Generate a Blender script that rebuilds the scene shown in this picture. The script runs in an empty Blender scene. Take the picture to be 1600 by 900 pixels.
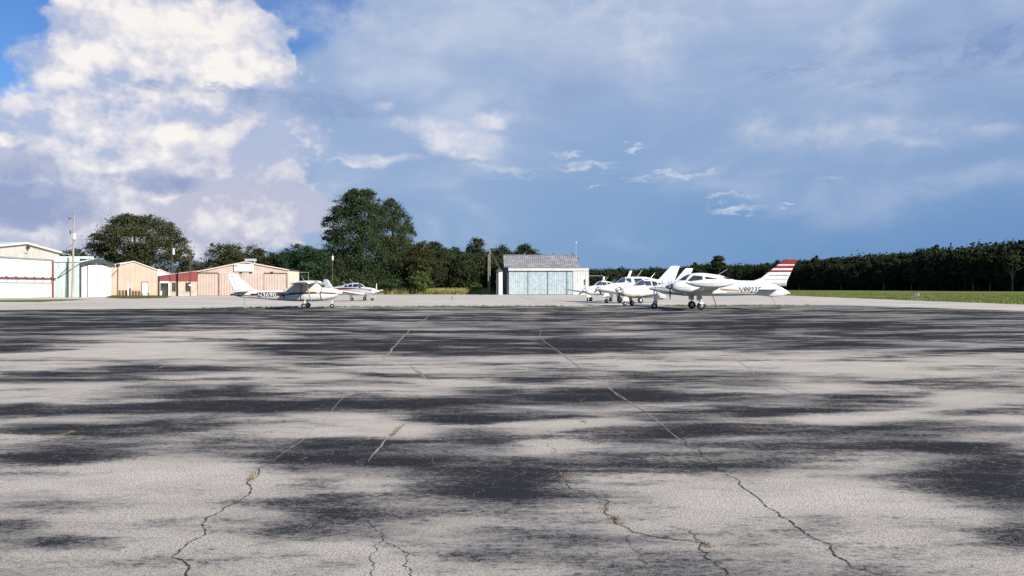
import bpy, bmesh, math, random
import numpy as np
from mathutils import Vector, Matrix
from mathutils.bvhtree import BVHTree

S = bpy.context.scene
COL = S.collection
R = math.radians
random.seed(7)
F, HZ, CH = 1209.0, 449.0, 1.6          # focal length and horizon of the 1600 px photograph, eye height

def gx(px, Y): return (px - 800.0) / F * Y
def gz(py, Y): return CH - (py - HZ) / F * Y
def gd(py): return CH * F / (py - HZ)
def gp(px, py):
    Y = gd(py); return (gx(px, Y), Y)

# ---------------------------------------------------------------- camera
cam = bpy.data.cameras.new('camera'); co = bpy.data.objects.new('camera', cam); COL.objects.link(co)
co.location = (0, 0, CH); co.rotation_euler = (R(90), 0, 0)
cam.sensor_width = 36; cam.lens = 36 * F / 1600; cam.shift_y = (HZ - 450) / 1600
cam.clip_start = 0.1; cam.clip_end = 6000
S.camera = co

# ---------------------------------------------------------------- exposure
S.view_settings.view_transform = 'Standard'; S.view_settings.look = 'None'
S.view_settings.exposure = 0.55; S.view_settings.gamma = 1.0; S.view_settings.use_curve_mapping = False

# ---------------------------------------------------------------- sun
SUN_EL, SUN_AZ = 30.0, 50.0             # azimuth measured to the right of straight behind the camera
sd = Vector((math.sin(R(SUN_AZ)) * math.cos(R(SUN_EL)), -math.cos(R(SUN_AZ)) * math.cos(R(SUN_EL)), math.sin(R(SUN_EL))))
sl = bpy.data.lights.new('sun', 'SUN'); sl.energy = 5.0; sl.angle = R(0.53); sl.color = (1.0, 0.93, 0.83)
so = bpy.data.objects.new('sun', sl); COL.objects.link(so)
so.rotation_euler = sd.to_track_quat('Z', 'Y').to_euler(); so.location = (40, -40, 60)

# ---------------------------------------------------------------- node helpers
class NT:
    def __init__(s, tree): s.t = tree
    def n(s, typ, ins=None, **kw):
        nd = s.t.nodes.new(typ)
        for k, v in kw.items(): setattr(nd, k, v)
        for k, v in (ins or {}).items():
            sk = nd.inputs[k]
            if isinstance(v, bpy.types.NodeSocket): s.t.links.new(v, sk)
            else: sk.default_value = v
        return nd
    def m(s, op, a, b=0.0, c=0.0, clamp=False):
        return s.n('ShaderNodeMath', {0: a, 1: b, 2: c}, operation=op, use_clamp=clamp).outputs[0]
    def vm(s, op, a, b=(0, 0, 0)):
        nd = s.n('ShaderNodeVectorMath', {0: a, 1: b}, operation=op)
        return nd.outputs['Value'] if op in ('LENGTH', 'DOT_PRODUCT') else nd.outputs[0]
    def mr(s, v, a, b, c=0.0, d=1.0, smooth=True):
        return s.n('ShaderNodeMapRange', {'Value': v, 'From Min': a, 'From Max': b, 'To Min': c, 'To Max': d},
                   interpolation_type='SMOOTHSTEP' if smooth else 'LINEAR').outputs[0]
    def noise(s, vec, scale, detail=4, rough=0.55, out=0, dist=0.0):
        return s.n('ShaderNodeTexNoise', {'Vector': vec, 'Scale': scale, 'Detail': detail, 'Roughness': rough, 'Distortion': dist}).outputs[out]
    def mix(s, f, a, b, mode='MIX'):
        nd = s.t.nodes.new('ShaderNodeMix'); nd.data_type = 'RGBA'; nd.blend_type = mode
        for k, v in ((0, f), (6, a), (7, b)):
            if isinstance(v, bpy.types.NodeSocket): s.t.links.new(v, nd.inputs[k])
            else: nd.inputs[k].default_value = (tuple(v) + (1,))[:4] if k else v
        return nd.outputs[2]

def lin(r, g, b):
    f = lambda c: (c / 255 / 12.92) if c / 255 <= 0.04045 else ((c / 255 + 0.055) / 1.055) ** 2.4
    return (f(r), f(g), f(b))

# ---------------------------------------------------------------- sky
W = bpy.data.worlds.new('World'); S.world = W; W.use_nodes = True
W.node_tree.nodes.clear()
w = NT(W.node_tree)
def _n2(vec, scale, detail=4, rough=0.55, out=0, dist=0.0):
    return w.n('ShaderNodeTexNoise', {'Vector': vec, 'Scale': scale, 'Detail': detail, 'Roughness': rough, 'Distortion': dist}, noise_dimensions='2D').outputs[out]
w.noise = _n2
sky = w.n('ShaderNodeTexSky', sky_type='NISHITA', sun_disc=False, sun_elevation=R(SUN_EL),
          sun_rotation=math.atan2(sd.x, sd.y), altitude=100, air_density=1.0, dust_density=0.6, ozone_density=2.5)
bg0 = w.mix(1.0, sky.outputs[0], (0.060, 0.088, 0.128), 'MULTIPLY')
tc = w.n('ShaderNodeTexCoord'); gen = w.vm('NORMALIZE', tc.outputs['Generated'])
sp = w.n('ShaderNodeSeparateXYZ', {0: gen})
az = w.m('ARCTAN2', sp.outputs[0], sp.outputs[1]); el = w.m('ARCSINE', sp.outputs[2])
AE = w.n('ShaderNodeCombineXYZ', {0: az, 1: el, 2: 0.0}).outputs[0]
def skyc(px, py):
    x, z = (px - 800) / F, (HZ - py) / F
    return math.atan(x), math.atan2(z, math.hypot(1, x))
def warped(amp, scale, detail=6, rough=0.6, st=(1, 1.3, 1)):
    nz = w.noise(w.vm('MULTIPLY', AE, st), scale, detail, rough, out=1)
    v = w.vm('MULTIPLY', w.vm('SUBTRACT', nz, (0.5, 0.5, 0.5)), (amp, amp * .8, 0))
    return w.vm('ADD', AE, v)
def blobs(vec, lst, soft=0.0):
    acc = None
    for b in lst:
        px, py, rx, ry = b[:4]; k = b[4] if len(b) > 4 else 1.0
        a, e = skyc(px, py)
        d = w.vm('LENGTH', w.vm('MULTIPLY', w.vm('SUBTRACT', vec, (a, e, 0)), (F * 0.80 / rx, F * 0.86 / ry, 0)))
        f = w.mr(d, 1.6, 0.0, 0.0, k)
        acc = f if acc is None else w.m('MAXIMUM', acc, f)
    return acc
wa = warped(0.04, 9); wb = warped(0.042, 15, 8, 0.62); wc = warped(0.045, 26, 8, 0.66, (1, 3, 1))
n1 = w.noise(w.vm('MULTIPLY', AE, (1, 2.2, 1)), 6, 7, 0.55, dist=0.3)
n2 = w.noise(w.vm('MULTIPLY', AE, (1, 1.5, 1)), 28, 8, 0.62)
n2s = w.noise(w.vm('MULTIPLY', w.vm('ADD', AE, (0.012, 0.016, 0)), (1, 1.5, 1)), 28, 8, 0.62)
n3 = w.noise(w.vm('MULTIPLY', AE, (1, 1.3, 1)), 13, 8, 0.6)
n3s = w.noise(w.vm('MULTIPLY', w.vm('ADD', AE, (-0.014, 0.020, 0)), (1, 1.3, 1)), 13, 8, 0.6)
def billow(vec, sc):
    return w.m('SUBTRACT', 1.0, w.n('ShaderNodeTexVoronoi', {'Vector': vec, 'Scale': sc, 'Detail': 2.0, 'Roughness': 0.55, 'Lacunarity': 2.3, 'Randomness': 1.0}, feature='F1', voronoi_dimensions='2D', normalize=True).outputs[0])
bv_ = w.vm('MULTIPLY', warped(0.016, 26, 4, .55), (1, 1.2, 1))
v1 = billow(bv_, 15); v1s = billow(w.vm('ADD', bv_, (-0.010, 0.016, 0)), 15)
# the blue-grey rain veil fills the sky ahead, the clear blue shows upper left and behind the viewer
hole = blobs(wa, [(-40, 60, 165, 170), (15, 150, 80, 90), (425, -8, 95, 70), (-260, 120, 260, 210)])
front = w.mr(sp.outputs[1], -0.25, 0.45)
holef = w.mr(hole, 0.15, 0.42)
veil = w.m('MULTIPLY', w.m('SUBTRACT', 1.0, holef), front)
pale = blobs(wa, [(720, 60, 480, 240, 1.0), (1050, 20, 520, 220, 1.0), (560, 190, 380, 190, .85), (1350, 130, 420, 150, .8),
                  (1560, 40, 320, 170, .85), (380, 330, 330, 90, .65), (780, 230, 260, 90, .45), (300, 200, 300, 220, .85), (1480, 215, 200, 60, .5)])
pale = w.m('MULTIPLY', pale, w.mr(n1, 0.25, 0.7, 0.66, 1.12), clamp=True)
slate = w.mix(w.mr(el, 0.0, 0.4), lin(116, 156, 200), lin(110, 150, 203))
slate = w.mix(w.mr(az, 0.1, 0.6, 0, .55), slate, lin(92, 135, 190))
vcol = w.mix(pale, slate, lin(172, 189, 218))
vcol = w.mix(w.m('MULTIPLY', w.mr(n1, 0.5, 0.78), pale), vcol, lin(190, 203, 226))
c = w.mix(w.m('MULTIPLY', veil, 0.97), bg0, vcol)
# brighter folds high in the veil
fold = blobs(wb, [(935, 45, 110, 60, .8), (1000, 70, 55, 40, .8), (640, 45, 120, 40, .5), (540, 30, 90, 30, .6), (1180, 203, 26, 22, .8),
                  (1340, 208, 105, 20, .85), (1400, 222, 60, 8, .7), (1550, 205, 25, 10, .6), (1290, 205, 50, 22, .5), (1410, 160, 25, 20, .3)])
c = w.mix(w.m('MULTIPLY', fold, w.mr(n2, 0.3, 0.7, .35, .95)), c, lin(205, 213, 230))
# greyer folds
dark = blobs(wc, [(1440, 95, 150, 20, .5), (1560, 75, 120, 26, .9), (1390, 118, 70, 10, .6), (1580, 48, 45, 8, .8), (1245, 105, 45, 4, .6), (1220, 118, 30, 2, .5),
                  (380, 143, 60, 6, .8), (440, 155, 90, 14, .7), (500, 165, 90, 18, .6), (235, 133, 30, 5, .7), (540, 180, 60, 10, .5), (900, 110, 60, 60, .3), (870, 150, 50, 40, .25)])
# cumulus tower
tower = blobs(wb, [(228, 55, 96, 52), (320, 85, 105, 72), (420, 92, 36, 34), (165, 72, 42, 38), (300, 25, 66, 42),
                   (145, 205, 64, 44, .8), (205, 240, 132, 92), (75, 245, 36, 40, .8), (330, 190, 130, 100, .7), (150, 330, 210, 60, .95), (320, 325, 170, 66, .7), (5, 228, 26, 12, .9), (20, 290, 80, 50, .8), (260, 130, 150, 60, .8)])
tm = w.m('MULTIPLY', w.mr(w.m('ADD', tower, w.m('ADD', w.m('MULTIPLY', w.m('SUBTRACT', v1, 0.62), 0.42), w.m('MULTIPLY', w.m('SUBTRACT', n2, 0.5), 0.22))), 0.24, 0.38), front)
lit = blobs(wb, [(218, 38, 92, 40, 1.1), (325, 70, 95, 50, 1.1), (158, 66, 36, 30, 1.0), (415, 80, 34, 28, .9), (350, 112, 50, 24, .85), (250, 80, 70, 34, .85), (290, 20, 60, 26, 1.1),
                 (142, 202, 44, 28, .9), (215, 205, 60, 30, .75), (255, 190, 32, 36, .85), (80, 235, 42, 20, .85), (215, 240, 60, 36, .55), (180, 300, 90, 20, .35), (320, 150, 40, 24, .75),
                 (5, 223, 26, 8, 1.1), (60, 250, 60, 18, .5), (140, 315, 60, 18, .6), (160, 150, 90, 26, .45), (190, 262, 90, 40, .6), (300, 240, 60, 60, .4), (110, 100, 40, 40, .8), (330, 325, 70, 16, .5), (400, 350, 60, 14, .5), (70, 360, 80, 12, .45), (260, 300, 60, 14, .35)])
rel = w.mr(w.m('SUBTRACT', n3, n3s), -0.13, 0.13, -0.28, 0.28, smooth=False)
rel2 = w.mr(w.m('SUBTRACT', n2, n2s), -0.16, 0.16, -0.14, 0.14, smooth=False)
rel3 = w.mr(w.m('SUBTRACT', v1, v1s), -0.12, 0.12, -0.20, 0.24, smooth=False)
litf = w.m('ADD', w.m('ADD', lit, w.m('ADD', rel, rel3)), rel2)
body = w.mix(w.mr(el, 0.02, 0.22), lin(180, 187, 213), lin(178, 191, 220))
body = w.mix(blobs(wa, [(290, 330, 260, 60, .8), (100, 350, 160, 30, .6), (380, 350, 120, 40, .7)]), body, lin(199, 198, 215))
tcol = w.mix(w.mr(litf, -0.02, 0.62), body, lin(222, 220, 230))
tcol = w.mix(w.mr(litf, 0.42, 1.15), tcol, lin(254, 249, 243))
c = w.mix(w.m('MULTIPLY', tm, 0.94), c, tcol)
c = w.mix(w.m('MULTIPLY', w.m('MULTIPLY', dark, w.mr(n2, .36, .6, .4, 1.0)), 0.95), c, lin(124, 150, 196))
# shaded low cloud at the far left and the small dark cumulus
dk2 = blobs(wb, [(20, 262, 70, 26, .7), (30, 318, 95, 26, 1.0), (90, 300, 60, 16, .7), (250, 283, 46, 15, 1.0), (225, 275, 30, 12, .9), (170, 272, 30, 9, .5), (30, 345, 50, 12, .6)])
c = w.mix(w.m('MULTIPLY', w.mr(dk2, 0.15, 0.75), 0.72), c, lin(132, 152, 196))
tp = blobs(wb, [(238, 266, 30, 7, .7)])
c = w.mix(w.m('MULTIPLY', tp, 0.8), c, lin(190, 196, 220))
# bright torn streaks mid sky
st = blobs(wb, [(720, 225, 55, 24, 1.0), (670, 195, 60, 18, .8), (690, 210, 45, 18, .9), (770, 185, 36, 14, .8), (590, 250, 60, 9, .7), (560, 255, 50, 6, .7), (620, 248, 60, 7, .5), (740, 245, 36, 9, .7), (780, 262, 70, 6, .5), (600, 168, 20, 10, .5)])
c = w.mix(w.m('MULTIPLY', w.mr(st, 0.2, 0.8), w.mr(n2, 0.3, 0.68, .4, .95)), c, lin(226, 226, 236))
st2 = blobs(wc, [(910, 260, 42, 7, 1.0), (888, 240, 26, 5, .7), (985, 230, 18, 3.5, .9), (1070, 271, 52, 5.5, .9), (1010, 282, 40, 4, .5), (1150, 326, 36, 6, .9), (1140, 305, 38, 3, .7), (1232, 323, 15, 3, .7), (1298, 278, 18, 3, .6), (932, 291, 18, 3, .7), (970, 279, 10, 3, .6), (1020, 255, 20, 3, .3), (800, 275, 60, 5, .4), (960, 195, 50, 20, .2), (1210, 322, 90, 5, .2)])
c = w.mix(w.m('MULTIPLY', w.m('MULTIPLY', w.mr(st2, 0.15, 0.9), w.mr(n2, .35, .62, .35, 1.0)), 0.9), c, lin(205, 216, 232))
bgn = w.n('ShaderNodeBackground', {'Color': c, 'Strength': 0.683})
w.n('ShaderNodeOutputWorld', {'Surface': bgn.outputs[0]})

# ---------------------------------------------------------------- materials
MATS = {}
def mat(name, col, rough=0.8, var=0.12, scale=3.0, bump=0.0, bscale=40.0, spec=0.5, coat=0.0, metal=0.0, streak=0.0, col2=None, rust=None, stretch=(1, 1, 1)):
    if name in MATS: return MATS[name]
    m = bpy.data.materials.new(name); m.use_nodes = True; m.node_tree.nodes.clear(); t = NT(m.node_tree)
    oc = t.n('ShaderNodeTexCoord').outputs['Object']
    v = t.vm('MULTIPLY', oc, stretch)
    nz = t.noise(v, scale, 6, 0.6)
    c2 = col2 or tuple(x * (1 - 2 * var) for x in col)
    cc = t.mix(t.mr(nz, 0.32, 0.7), c2, tuple(min(.92, x * (1 + var * .4)) for x in col))
    if streak:
        sz = t.noise(t.vm('MULTIPLY', oc, (1, 1, 0.07)), 5.0, 5, 0.6)
        cc = t.mix(t.m('MULTIPLY', t.mr(sz, 0.5, 0.75), streak), cc, tuple(x * .45 for x in col))
    if rust:
        rz = t.noise(t.vm('MULTIPLY', oc, (1, 1, 0.35)), 1.6, 8, 0.7)
        cc = t.mix(t.m('MULTIPLY', t.mr(rz, 0.55, 0.72), rust), cc, (0.16, 0.08, 0.045))
    p = t.n('ShaderNodeBsdfPrincipled', {'Base Color': cc, 'Roughness': rough, 'Metallic': metal, 'Specular IOR Level': spec, 'Coat Weight': coat, 'Coat Roughness': 0.08})
    if bump:
        bz = t.noise(oc, bscale, 4, 0.6)
        t.t.links.new(t.n('ShaderNodeBump', {'Height': bz, 'Strength': bump, 'Distance': 0.02}).outputs[0], p.inputs['Normal'])
    t.n('ShaderNodeOutputMaterial', {'Surface': p.outputs[0]})
    MATS[name] = m; return m
PW = mat('white aircraft paint', (.72, .72, .70), .32, .05, 1.2, coat=.4, streak=.10)
PB = mat('cream aircraft paint', (.66, .61, .53), .38, .06, 1.2, coat=.3, streak=.10)
PG = mat('grey wing underside', (.50, .50, .49), .45, .1, 2.0)
MAR = mat('maroon paint', (.075, .018, .018), .35, .1, coat=.3)
RED = mat('red paint', (.27, .022, .022), .32, .12, coat=.3)
BLK = mat('black paint', (.02, .02, .022), .4, .1)
TYRE = mat('tyre rubber', (.022, .022, .024), .85, .2)
STEEL = mat('weathered steel', (.42, .43, .44), .42, .15, metal=.6)
GLS = mat('window glass', (.035, .05, .055), .06, .3, 2.0, spec=.8)
GLB = mat('blue tinted windscreen', (.06, .10, .18), .05, .3, 2.0, spec=.8)
GOLD = mat('gold trim paint', (.42, .27, .12), .4, .1)
CANV = mat('canvas cover', (.66, .58, .46), .85, .08, 4, bump=.3)
BRN = mat('dark brown lettering paint', (.05, .035, .03), .5, .1)
WOODP = mat('weathered pole wood', (.36, .32, .27), .9, .25, 2, stretch=(4, 4, .3))
WOODB = mat('brown pole wood', (.10, .065, .045), .9, .25, 2, stretch=(4, 4, .3))
WIRE = mat('wire', (.03, .03, .03), .6, .1)
ROPE = mat('rope', (.16, .14, .10), .9, .1)

# ---------------------------------------------------------------- object helpers
def tag(o, label=None, cat=None, group=None, kind=None):
    if label: o['label'] = label
    if cat: o['category'] = cat
    if group: o['group'] = group
    if kind: o['kind'] = kind
    return o
def empty(name, loc, rz, label, cat, group=None):
    o = bpy.data.objects.new(name, None); COL.objects.link(o); o.empty_display_size = .3
    o.location = loc; o.rotation_euler = (0, 0, rz); return tag(o, label, cat, group)
def link(name, me, m, parent=None, smooth=False):
    if m is not None:
        for x in (m if isinstance(m, (list, tuple)) else [m]): me.materials.append(x)
    if smooth: me.polygons.foreach_set('use_smooth', [True] * len(me.polygons))
    o = bpy.data.objects.new(name, me); COL.objects.link(o)
    if parent: o.parent = parent
    return o
def pyd(name, vs, fs, m, parent=None, smooth=False, fix=True):
    me = bpy.data.meshes.new(name); me.from_pydata([tuple(v) for v in vs], [], [tuple(f) for f in fs])
    if fix:
        b = bmesh.new(); b.from_mesh(me); bmesh.ops.recalc_face_normals(b, faces=b.faces); b.to_mesh(me); b.free()
    me.update(); return link(name, me, m, parent, smooth)
class MB:
    def __init__(s): s.v = []; s.f = []
    def add(s, vs, fs):
        k = len(s.v); s.v += [tuple(v) for v in vs]; s.f += [tuple(i + k for i in f) for f in fs]; return s
    def box(s, x0, x1, y0, y1, z0, z1):
        return s.add([(x0, y0, z0), (x1, y0, z0), (x1, y1, z0), (x0, y1, z0), (x0, y0, z1), (x1, y0, z1), (x1, y1, z1), (x0, y1, z1)],
                     [(0, 3, 2, 1), (4, 5, 6, 7), (0, 1, 5, 4), (1, 2, 6, 5), (2, 3, 7, 6), (3, 0, 4, 7)])
    def bar(s, a, b, r0, r1=None, n=8):
        r1 = r0 if r1 is None else r1; a, b = Vector(a), Vector(b); d = (b - a).normalized()
        u = d.orthogonal().normalized(); v = d.cross(u); vs = []
        for p, r in ((a, r0), (b, r1)):
            for i in range(n):
                t = 2 * math.pi * i / n; vs.append(p + (u * math.cos(t) + v * math.sin(t)) * r)
        return s.add(vs, [(i, (i + 1) % n, n + (i + 1) % n, n + i) for i in range(n)] + [tuple(range(n))[::-1], tuple(range(n, 2 * n))])
    def path(s, pts, r, n=6):
        for a, b in zip(pts[:-1], pts[1:]): s.bar(a, b, r, r, n)
        return s
    def lathe(s, prof, axis='x', c=(0, 0, 0), n=20):
        vs = []
        for h, r in prof:
            for i in range(n):
                t = 2 * math.pi * i / n; a, b = r * math.cos(t), r * math.sin(t)
                vs.append({'x': (c[0] + h, c[1] + a, c[2] + b), 'y': (c[0] + a, c[1] + h, c[2] + b), 'z': (c[0] + a, c[1] + b, c[2] + h)}[axis])
        fs = [(k * n + i, k * n + (i + 1) % n, (k + 1) * n + (i + 1) % n, (k + 1) * n + i) for k in range(len(prof) - 1) for i in range(n)]
        fs += [tuple(range(n)), tuple(range((len(prof) - 1) * n, len(prof) * n))]
        return s.add(vs, fs)
    def build(s, name, m, parent=None, smooth=False): return pyd(name, s.v, s.f, m, parent, smooth)

def loft(st, n=28, ex=2.3, yc=0.0, sub=5):
    st = np.array([list(q) for q in sorted(st, key=lambda q: -q[0])], float)
    rows = []
    for i in range(len(st) - 1):
        p0, p1, p2, p3 = st[max(i - 1, 0)], st[i], st[i + 1], st[min(i + 2, len(st) - 1)]
        for k in range(sub):
            t = k / sub
            q = 0.5 * (2 * p1 + (p2 - p0) * t + (2 * p0 - 5 * p1 + 4 * p2 - p3) * t * t + (3 * p1 - p0 - 3 * p2 + p3) * t ** 3)
            q[0] = p1[0] + (p2[0] - p1[0]) * t; q[3] = max(q[3], .008); rows.append(q)
    rows.append(st[-1]); vs = []; fs = []
    for x, zb, zt, hw in rows:
        zm = zb + (zt - zb) * 0.45
        for i in range(n):
            t = 2 * math.pi * (i + .5) / n; cx, sz = math.cos(t), math.sin(t)
            y = hw * math.copysign(abs(cx) ** (2 / ex), cx); zz = math.copysign(abs(sz) ** (2 / ex), sz)
            vs.append((x, yc + y, zm + zz * ((zt - zm) if zz > 0 else (zm - zb))))
    m = len(rows)
    for k in range(m - 1):
        for i in range(n): fs.append((k * n + i, k * n + (i + 1) % n, (k + 1) * n + (i + 1) % n, (k + 1) * n + i))
    fs += [tuple(range(n)), tuple(range((m - 1) * n, m * n))]
    return vs, fs
AF = [(0, 0), (.012, .35), (.05, .68), (.12, .9), (.28, 1.0), (.5, .85), (.75, .47), (.97, .08), (1, .03)]
def surf(secs, vertical=False, tk=.12, cam=.35):
    # secs: (span, x_le, x_te, height); the section is an aerofoil, thicker above than below
    prof = [(a, b) for a, b in AF] + [(a, -b * (1 - cam * (not vertical))) for a, b in AF[::-1]]
    n = len(prof); vs = []; fs = []
    for q in secs:
        s, le, te, h = q[:4]; c = le - te; th = (q[4] if len(q) > 4 else tk) * c / 2
        for a, b in prof:
            vs.append((le - a * c, b * th, s) if vertical else (le - a * c, s, h + b * th * 1.15))
    for k in range(len(secs) - 1):
        for i in range(n): fs.append((k * n + i, k * n + (i + 1) % n, (k + 1) * n + (i + 1) % n, (k + 1) * n + i))
    fs += [tuple(range(n)), tuple(range((len(secs) - 1) * n, len(secs) * n))]
    return vs, fs
def bvh(vs, fs): return BVHTree.FromPolygons([Vector(v) for v in vs], [tuple(f) for f in fs])
def project(bv, x, z, side, off):
    h = bv.ray_cast(Vector((x, side * 8.0, z)), Vector((0, -side, 0)))
    if h[0] is None:
        h = bv.find_nearest(Vector((x, side * .12, z)))
        nn = h[1] if h[1] is not None else Vector((0, side, 0))
        if nn.z < 0 and z > 1.2: nn = -nn
        return h[0] + nn * off
    nn = h[1] if h[1].y * side > 0 else -h[1]
    return h[0] + nn * off
def decal(name, bv, poly, side, m, parent, off=.008, step=.14, flat=True):
    b = bmesh.new(); b.faces.new([b.verts.new((x, 0, z)) for x, z in poly])
    xs = [p[0] for p in poly]; zs = [p[1] for p in poly]
    for lo, hi, ax in ((min(xs), max(xs), 0), (min(zs), max(zs), 2)):
        k = lo + step
        while k < hi - .01:
            no = (1, 0, 0) if ax == 0 else (0, 0, 1)
            bmesh.ops.bisect_plane(b, geom=b.verts[:] + b.edges[:] + b.faces[:], plane_co=tuple(k * q for q in no), plane_no=no); k += step
    bmesh.ops.triangulate(b, faces=b.faces)
    for v in b.verts: v.co = project(bv, v.co.x, v.co.z, side, off)
    for f in b.faces: f.smooth = True
    for f in b.faces:
        f.normal_update()
        if f.normal.y * side < 0: f.normal_flip()
    me = bpy.data.meshes.new(name); b.to_mesh(me); b.free(); return link(name, me, m, parent)
def text_mesh(s, bold=0.0, shear=0.0):
    cu = bpy.data.curves.new('lettering', 'FONT'); cu.body = s; cu.size = 1; cu.offset = bold; cu.shear = shear; cu.resolution_u = 3
    o = bpy.data.objects.new('lettering', cu); COL.objects.link(o)
    bpy.context.view_layer.update()
    me = bpy.data.meshes.new_from_object(o.evaluated_get(bpy.context.evaluated_depsgraph_get()))
    bpy.data.objects.remove(o); bpy.data.curves.remove(cu); return me
def side_text(s, bv, xa, xb, z0, z1, side, m, parent, off=.012, bold=.02, shear=0.0, tilt=0.0, forward_left=True):
    # text reads left to right as seen from that side of the aircraft (aircraft nose towards +x)
    me = text_mesh(s, bold, shear)
    xs = [v.co.x for v in me.vertices]; ys = [v.co.y for v in me.vertices]
    x0, x1, y0, y1 = min(xs), max(xs), min(ys), max(ys)
    for v in me.vertices:
        u = (v.co.x - x0) / (x1 - x0); t = (v.co.y - y0) / (y1 - y0)
        X = (xa + (xb - xa) * u) if side < 0 else (xb + (xa - xb) * u)
        Z = z0 + (z1 - z0) * t + tilt * (X - xa)
        v.co = project(bv, X, Z, side, off)
    return link('registration_lettering', me, m, parent)
def wheel(parent, c, r, wd, hub=None):
    t = MB().lathe([(-wd / 2, r * .55), (-wd * .5, r * .85), (-wd * .3, r * .98), (0, r), (wd * .3, r * .98), (wd * .5, r * .85), (wd / 2, r * .55)], 'y', c).build('tyre', TYRE, parent, True)
    MB().lathe([(-wd * .56, .01), (-wd * .56, r * .3), (-wd * .45, r * .55), (wd * .45, r * .55), (wd * .56, r * .3), (wd * .56, .01)], 'y', c, 14).build('wheel_hub', hub or STEEL, parent)
def propeller(parent, x, y, z, rad, nb, ph, m, spin_m, spin_r=.16, spin_l=.38):
    prof = [(spin_l * (1 - t), max(spin_r * math.sin(math.acos(min(1, 1 - t))) ** .9 if t > 0 else .004, .004)) for t in (0, .08, .2, .4, .6, .8, 1)]
    MB().lathe([(0 - .12, spin_r * .95)] + prof[::-1], 'x', (x, y, z)).build('spinner', spin_m, parent, True)
    for k in range(nb):
        a = ph + 2 * math.pi * k / nb; vs = []; fs = []
        rs = [.1, .2, .35, .55, .75, .92, 1.0]; ch = [.05, .075, .11, .125, .11, .085, .03]
        for q, cw in zip(rs, ch):
            tw = R(62 - 45 * q); rr = q * rad
            for sx, th in ((-1, 0), (0, .013), (1, 0), (0, -.013)):
                lx = sx * cw * .62 * math.sin(tw) + th * math.cos(tw); lt = sx * cw * .62 * math.cos(tw) - th * math.sin(tw)
                vs.append((x + lx + .03, y + rr * math.sin(a) + lt * math.cos(a), z + rr * math.cos(a) - lt * math.sin(a)))
        for i in range(len(rs) - 1):
            for j in range(4): fs.append((i * 4 + j, i * 4 + (j + 1) % 4, (i + 1) * 4 + (j + 1) % 4, (i + 1) * 4 + j))
        fs += [(0, 1, 2, 3), tuple(range(len(rs) * 4 - 4, len(rs) * 4))]
        pyd('propeller_blade', vs, fs, m, parent, True)
def airframe(root, sp):
    body = sp.get('paint', PW)
    fv, ff = loft(sp['fus'], ex=sp.get('ex', 2.3)); fus = pyd('fuselage', fv, ff, body, root, True); bf = bvh(fv, ff)
    for s in (-1, 1):
        wv, wf = surf([(s * q[0],) + tuple(q[1:]) for q in sp['wing']], tk=sp.get('wtk', .13)); wg = pyd('wing', wv, wf, sp.get('wpaint', body), root, True)
        # aileron and flap joints as thin recessed-looking dark gaps lying on the wing skin
        hv, hf = surf([(s * q[0],) + tuple(q[1:]) for q in sp['stab']], tk=.09); pyd('tailplane', hv, hf, body, root, True)
    vv, vf = surf(sp['fin'], True, tk=.09); fin = pyd('fin', vv, vf, body, root, True); bfin = bvh(vv, vf)
    for s in (-1, 1):
        for wn, wd in sp.get('windows', []):
            decal(wn, bf, wd, s, GLB if wn == 'windscreen' else GLS, root, off=.018, step=.06)
        for poly, m_ in sp.get('stripes', []): decal('stripe', bf, poly, s, m_, root, off=.005)
        for poly, m_ in sp.get('finstripes', []): decal('fin_stripe', bfin, poly, s, m_, fin, off=.006)
        for ln in sp.get('seams', []):
            (xa, za), (xb, zb) = ln; d = Vector((xb - xa, zb - za)).normalized(); nx, nz = -d.y * .007, d.x * .007
            decal('panel_seam', bf, [(xa + nx, za + nz), (xb + nx, zb + nz), (xb - nx, zb - nz), (xa - nx, za - nz)], s, mat('seam', (.2, .19, .18), .7), fus, off=.004, step=.3)
        for ln in sp.get('finseams', []):
            (xa, za), (xb, zb) = ln; d = Vector((xb - xa, zb - za)).normalized(); nx, nz = -d.y * .009, d.x * .009
            decal('hinge_line', bfin, [(xa + nx, za + nz), (xb + nx, zb + nz), (xb - nx, zb - nz), (xa - nx, za - nz)], s, mat('seam', (.2, .19, .18), .7), fin, off=.004, step=.5)
    for a, b, r in sp.get('antennas', []): MB().bar(a, b, r, r * .6, 6).build('antenna', PW, root)
    for (x0, x1, z0, z1, lean) in sp.get('blades', []):
        v, f = surf([(z0, x0, x1, 0), (z1, x0 - lean, x1 - lean * .9, 0)], True, tk=.12); pyd('blade_antenna', v, f, body, root)
    return bf, bfin
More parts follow.
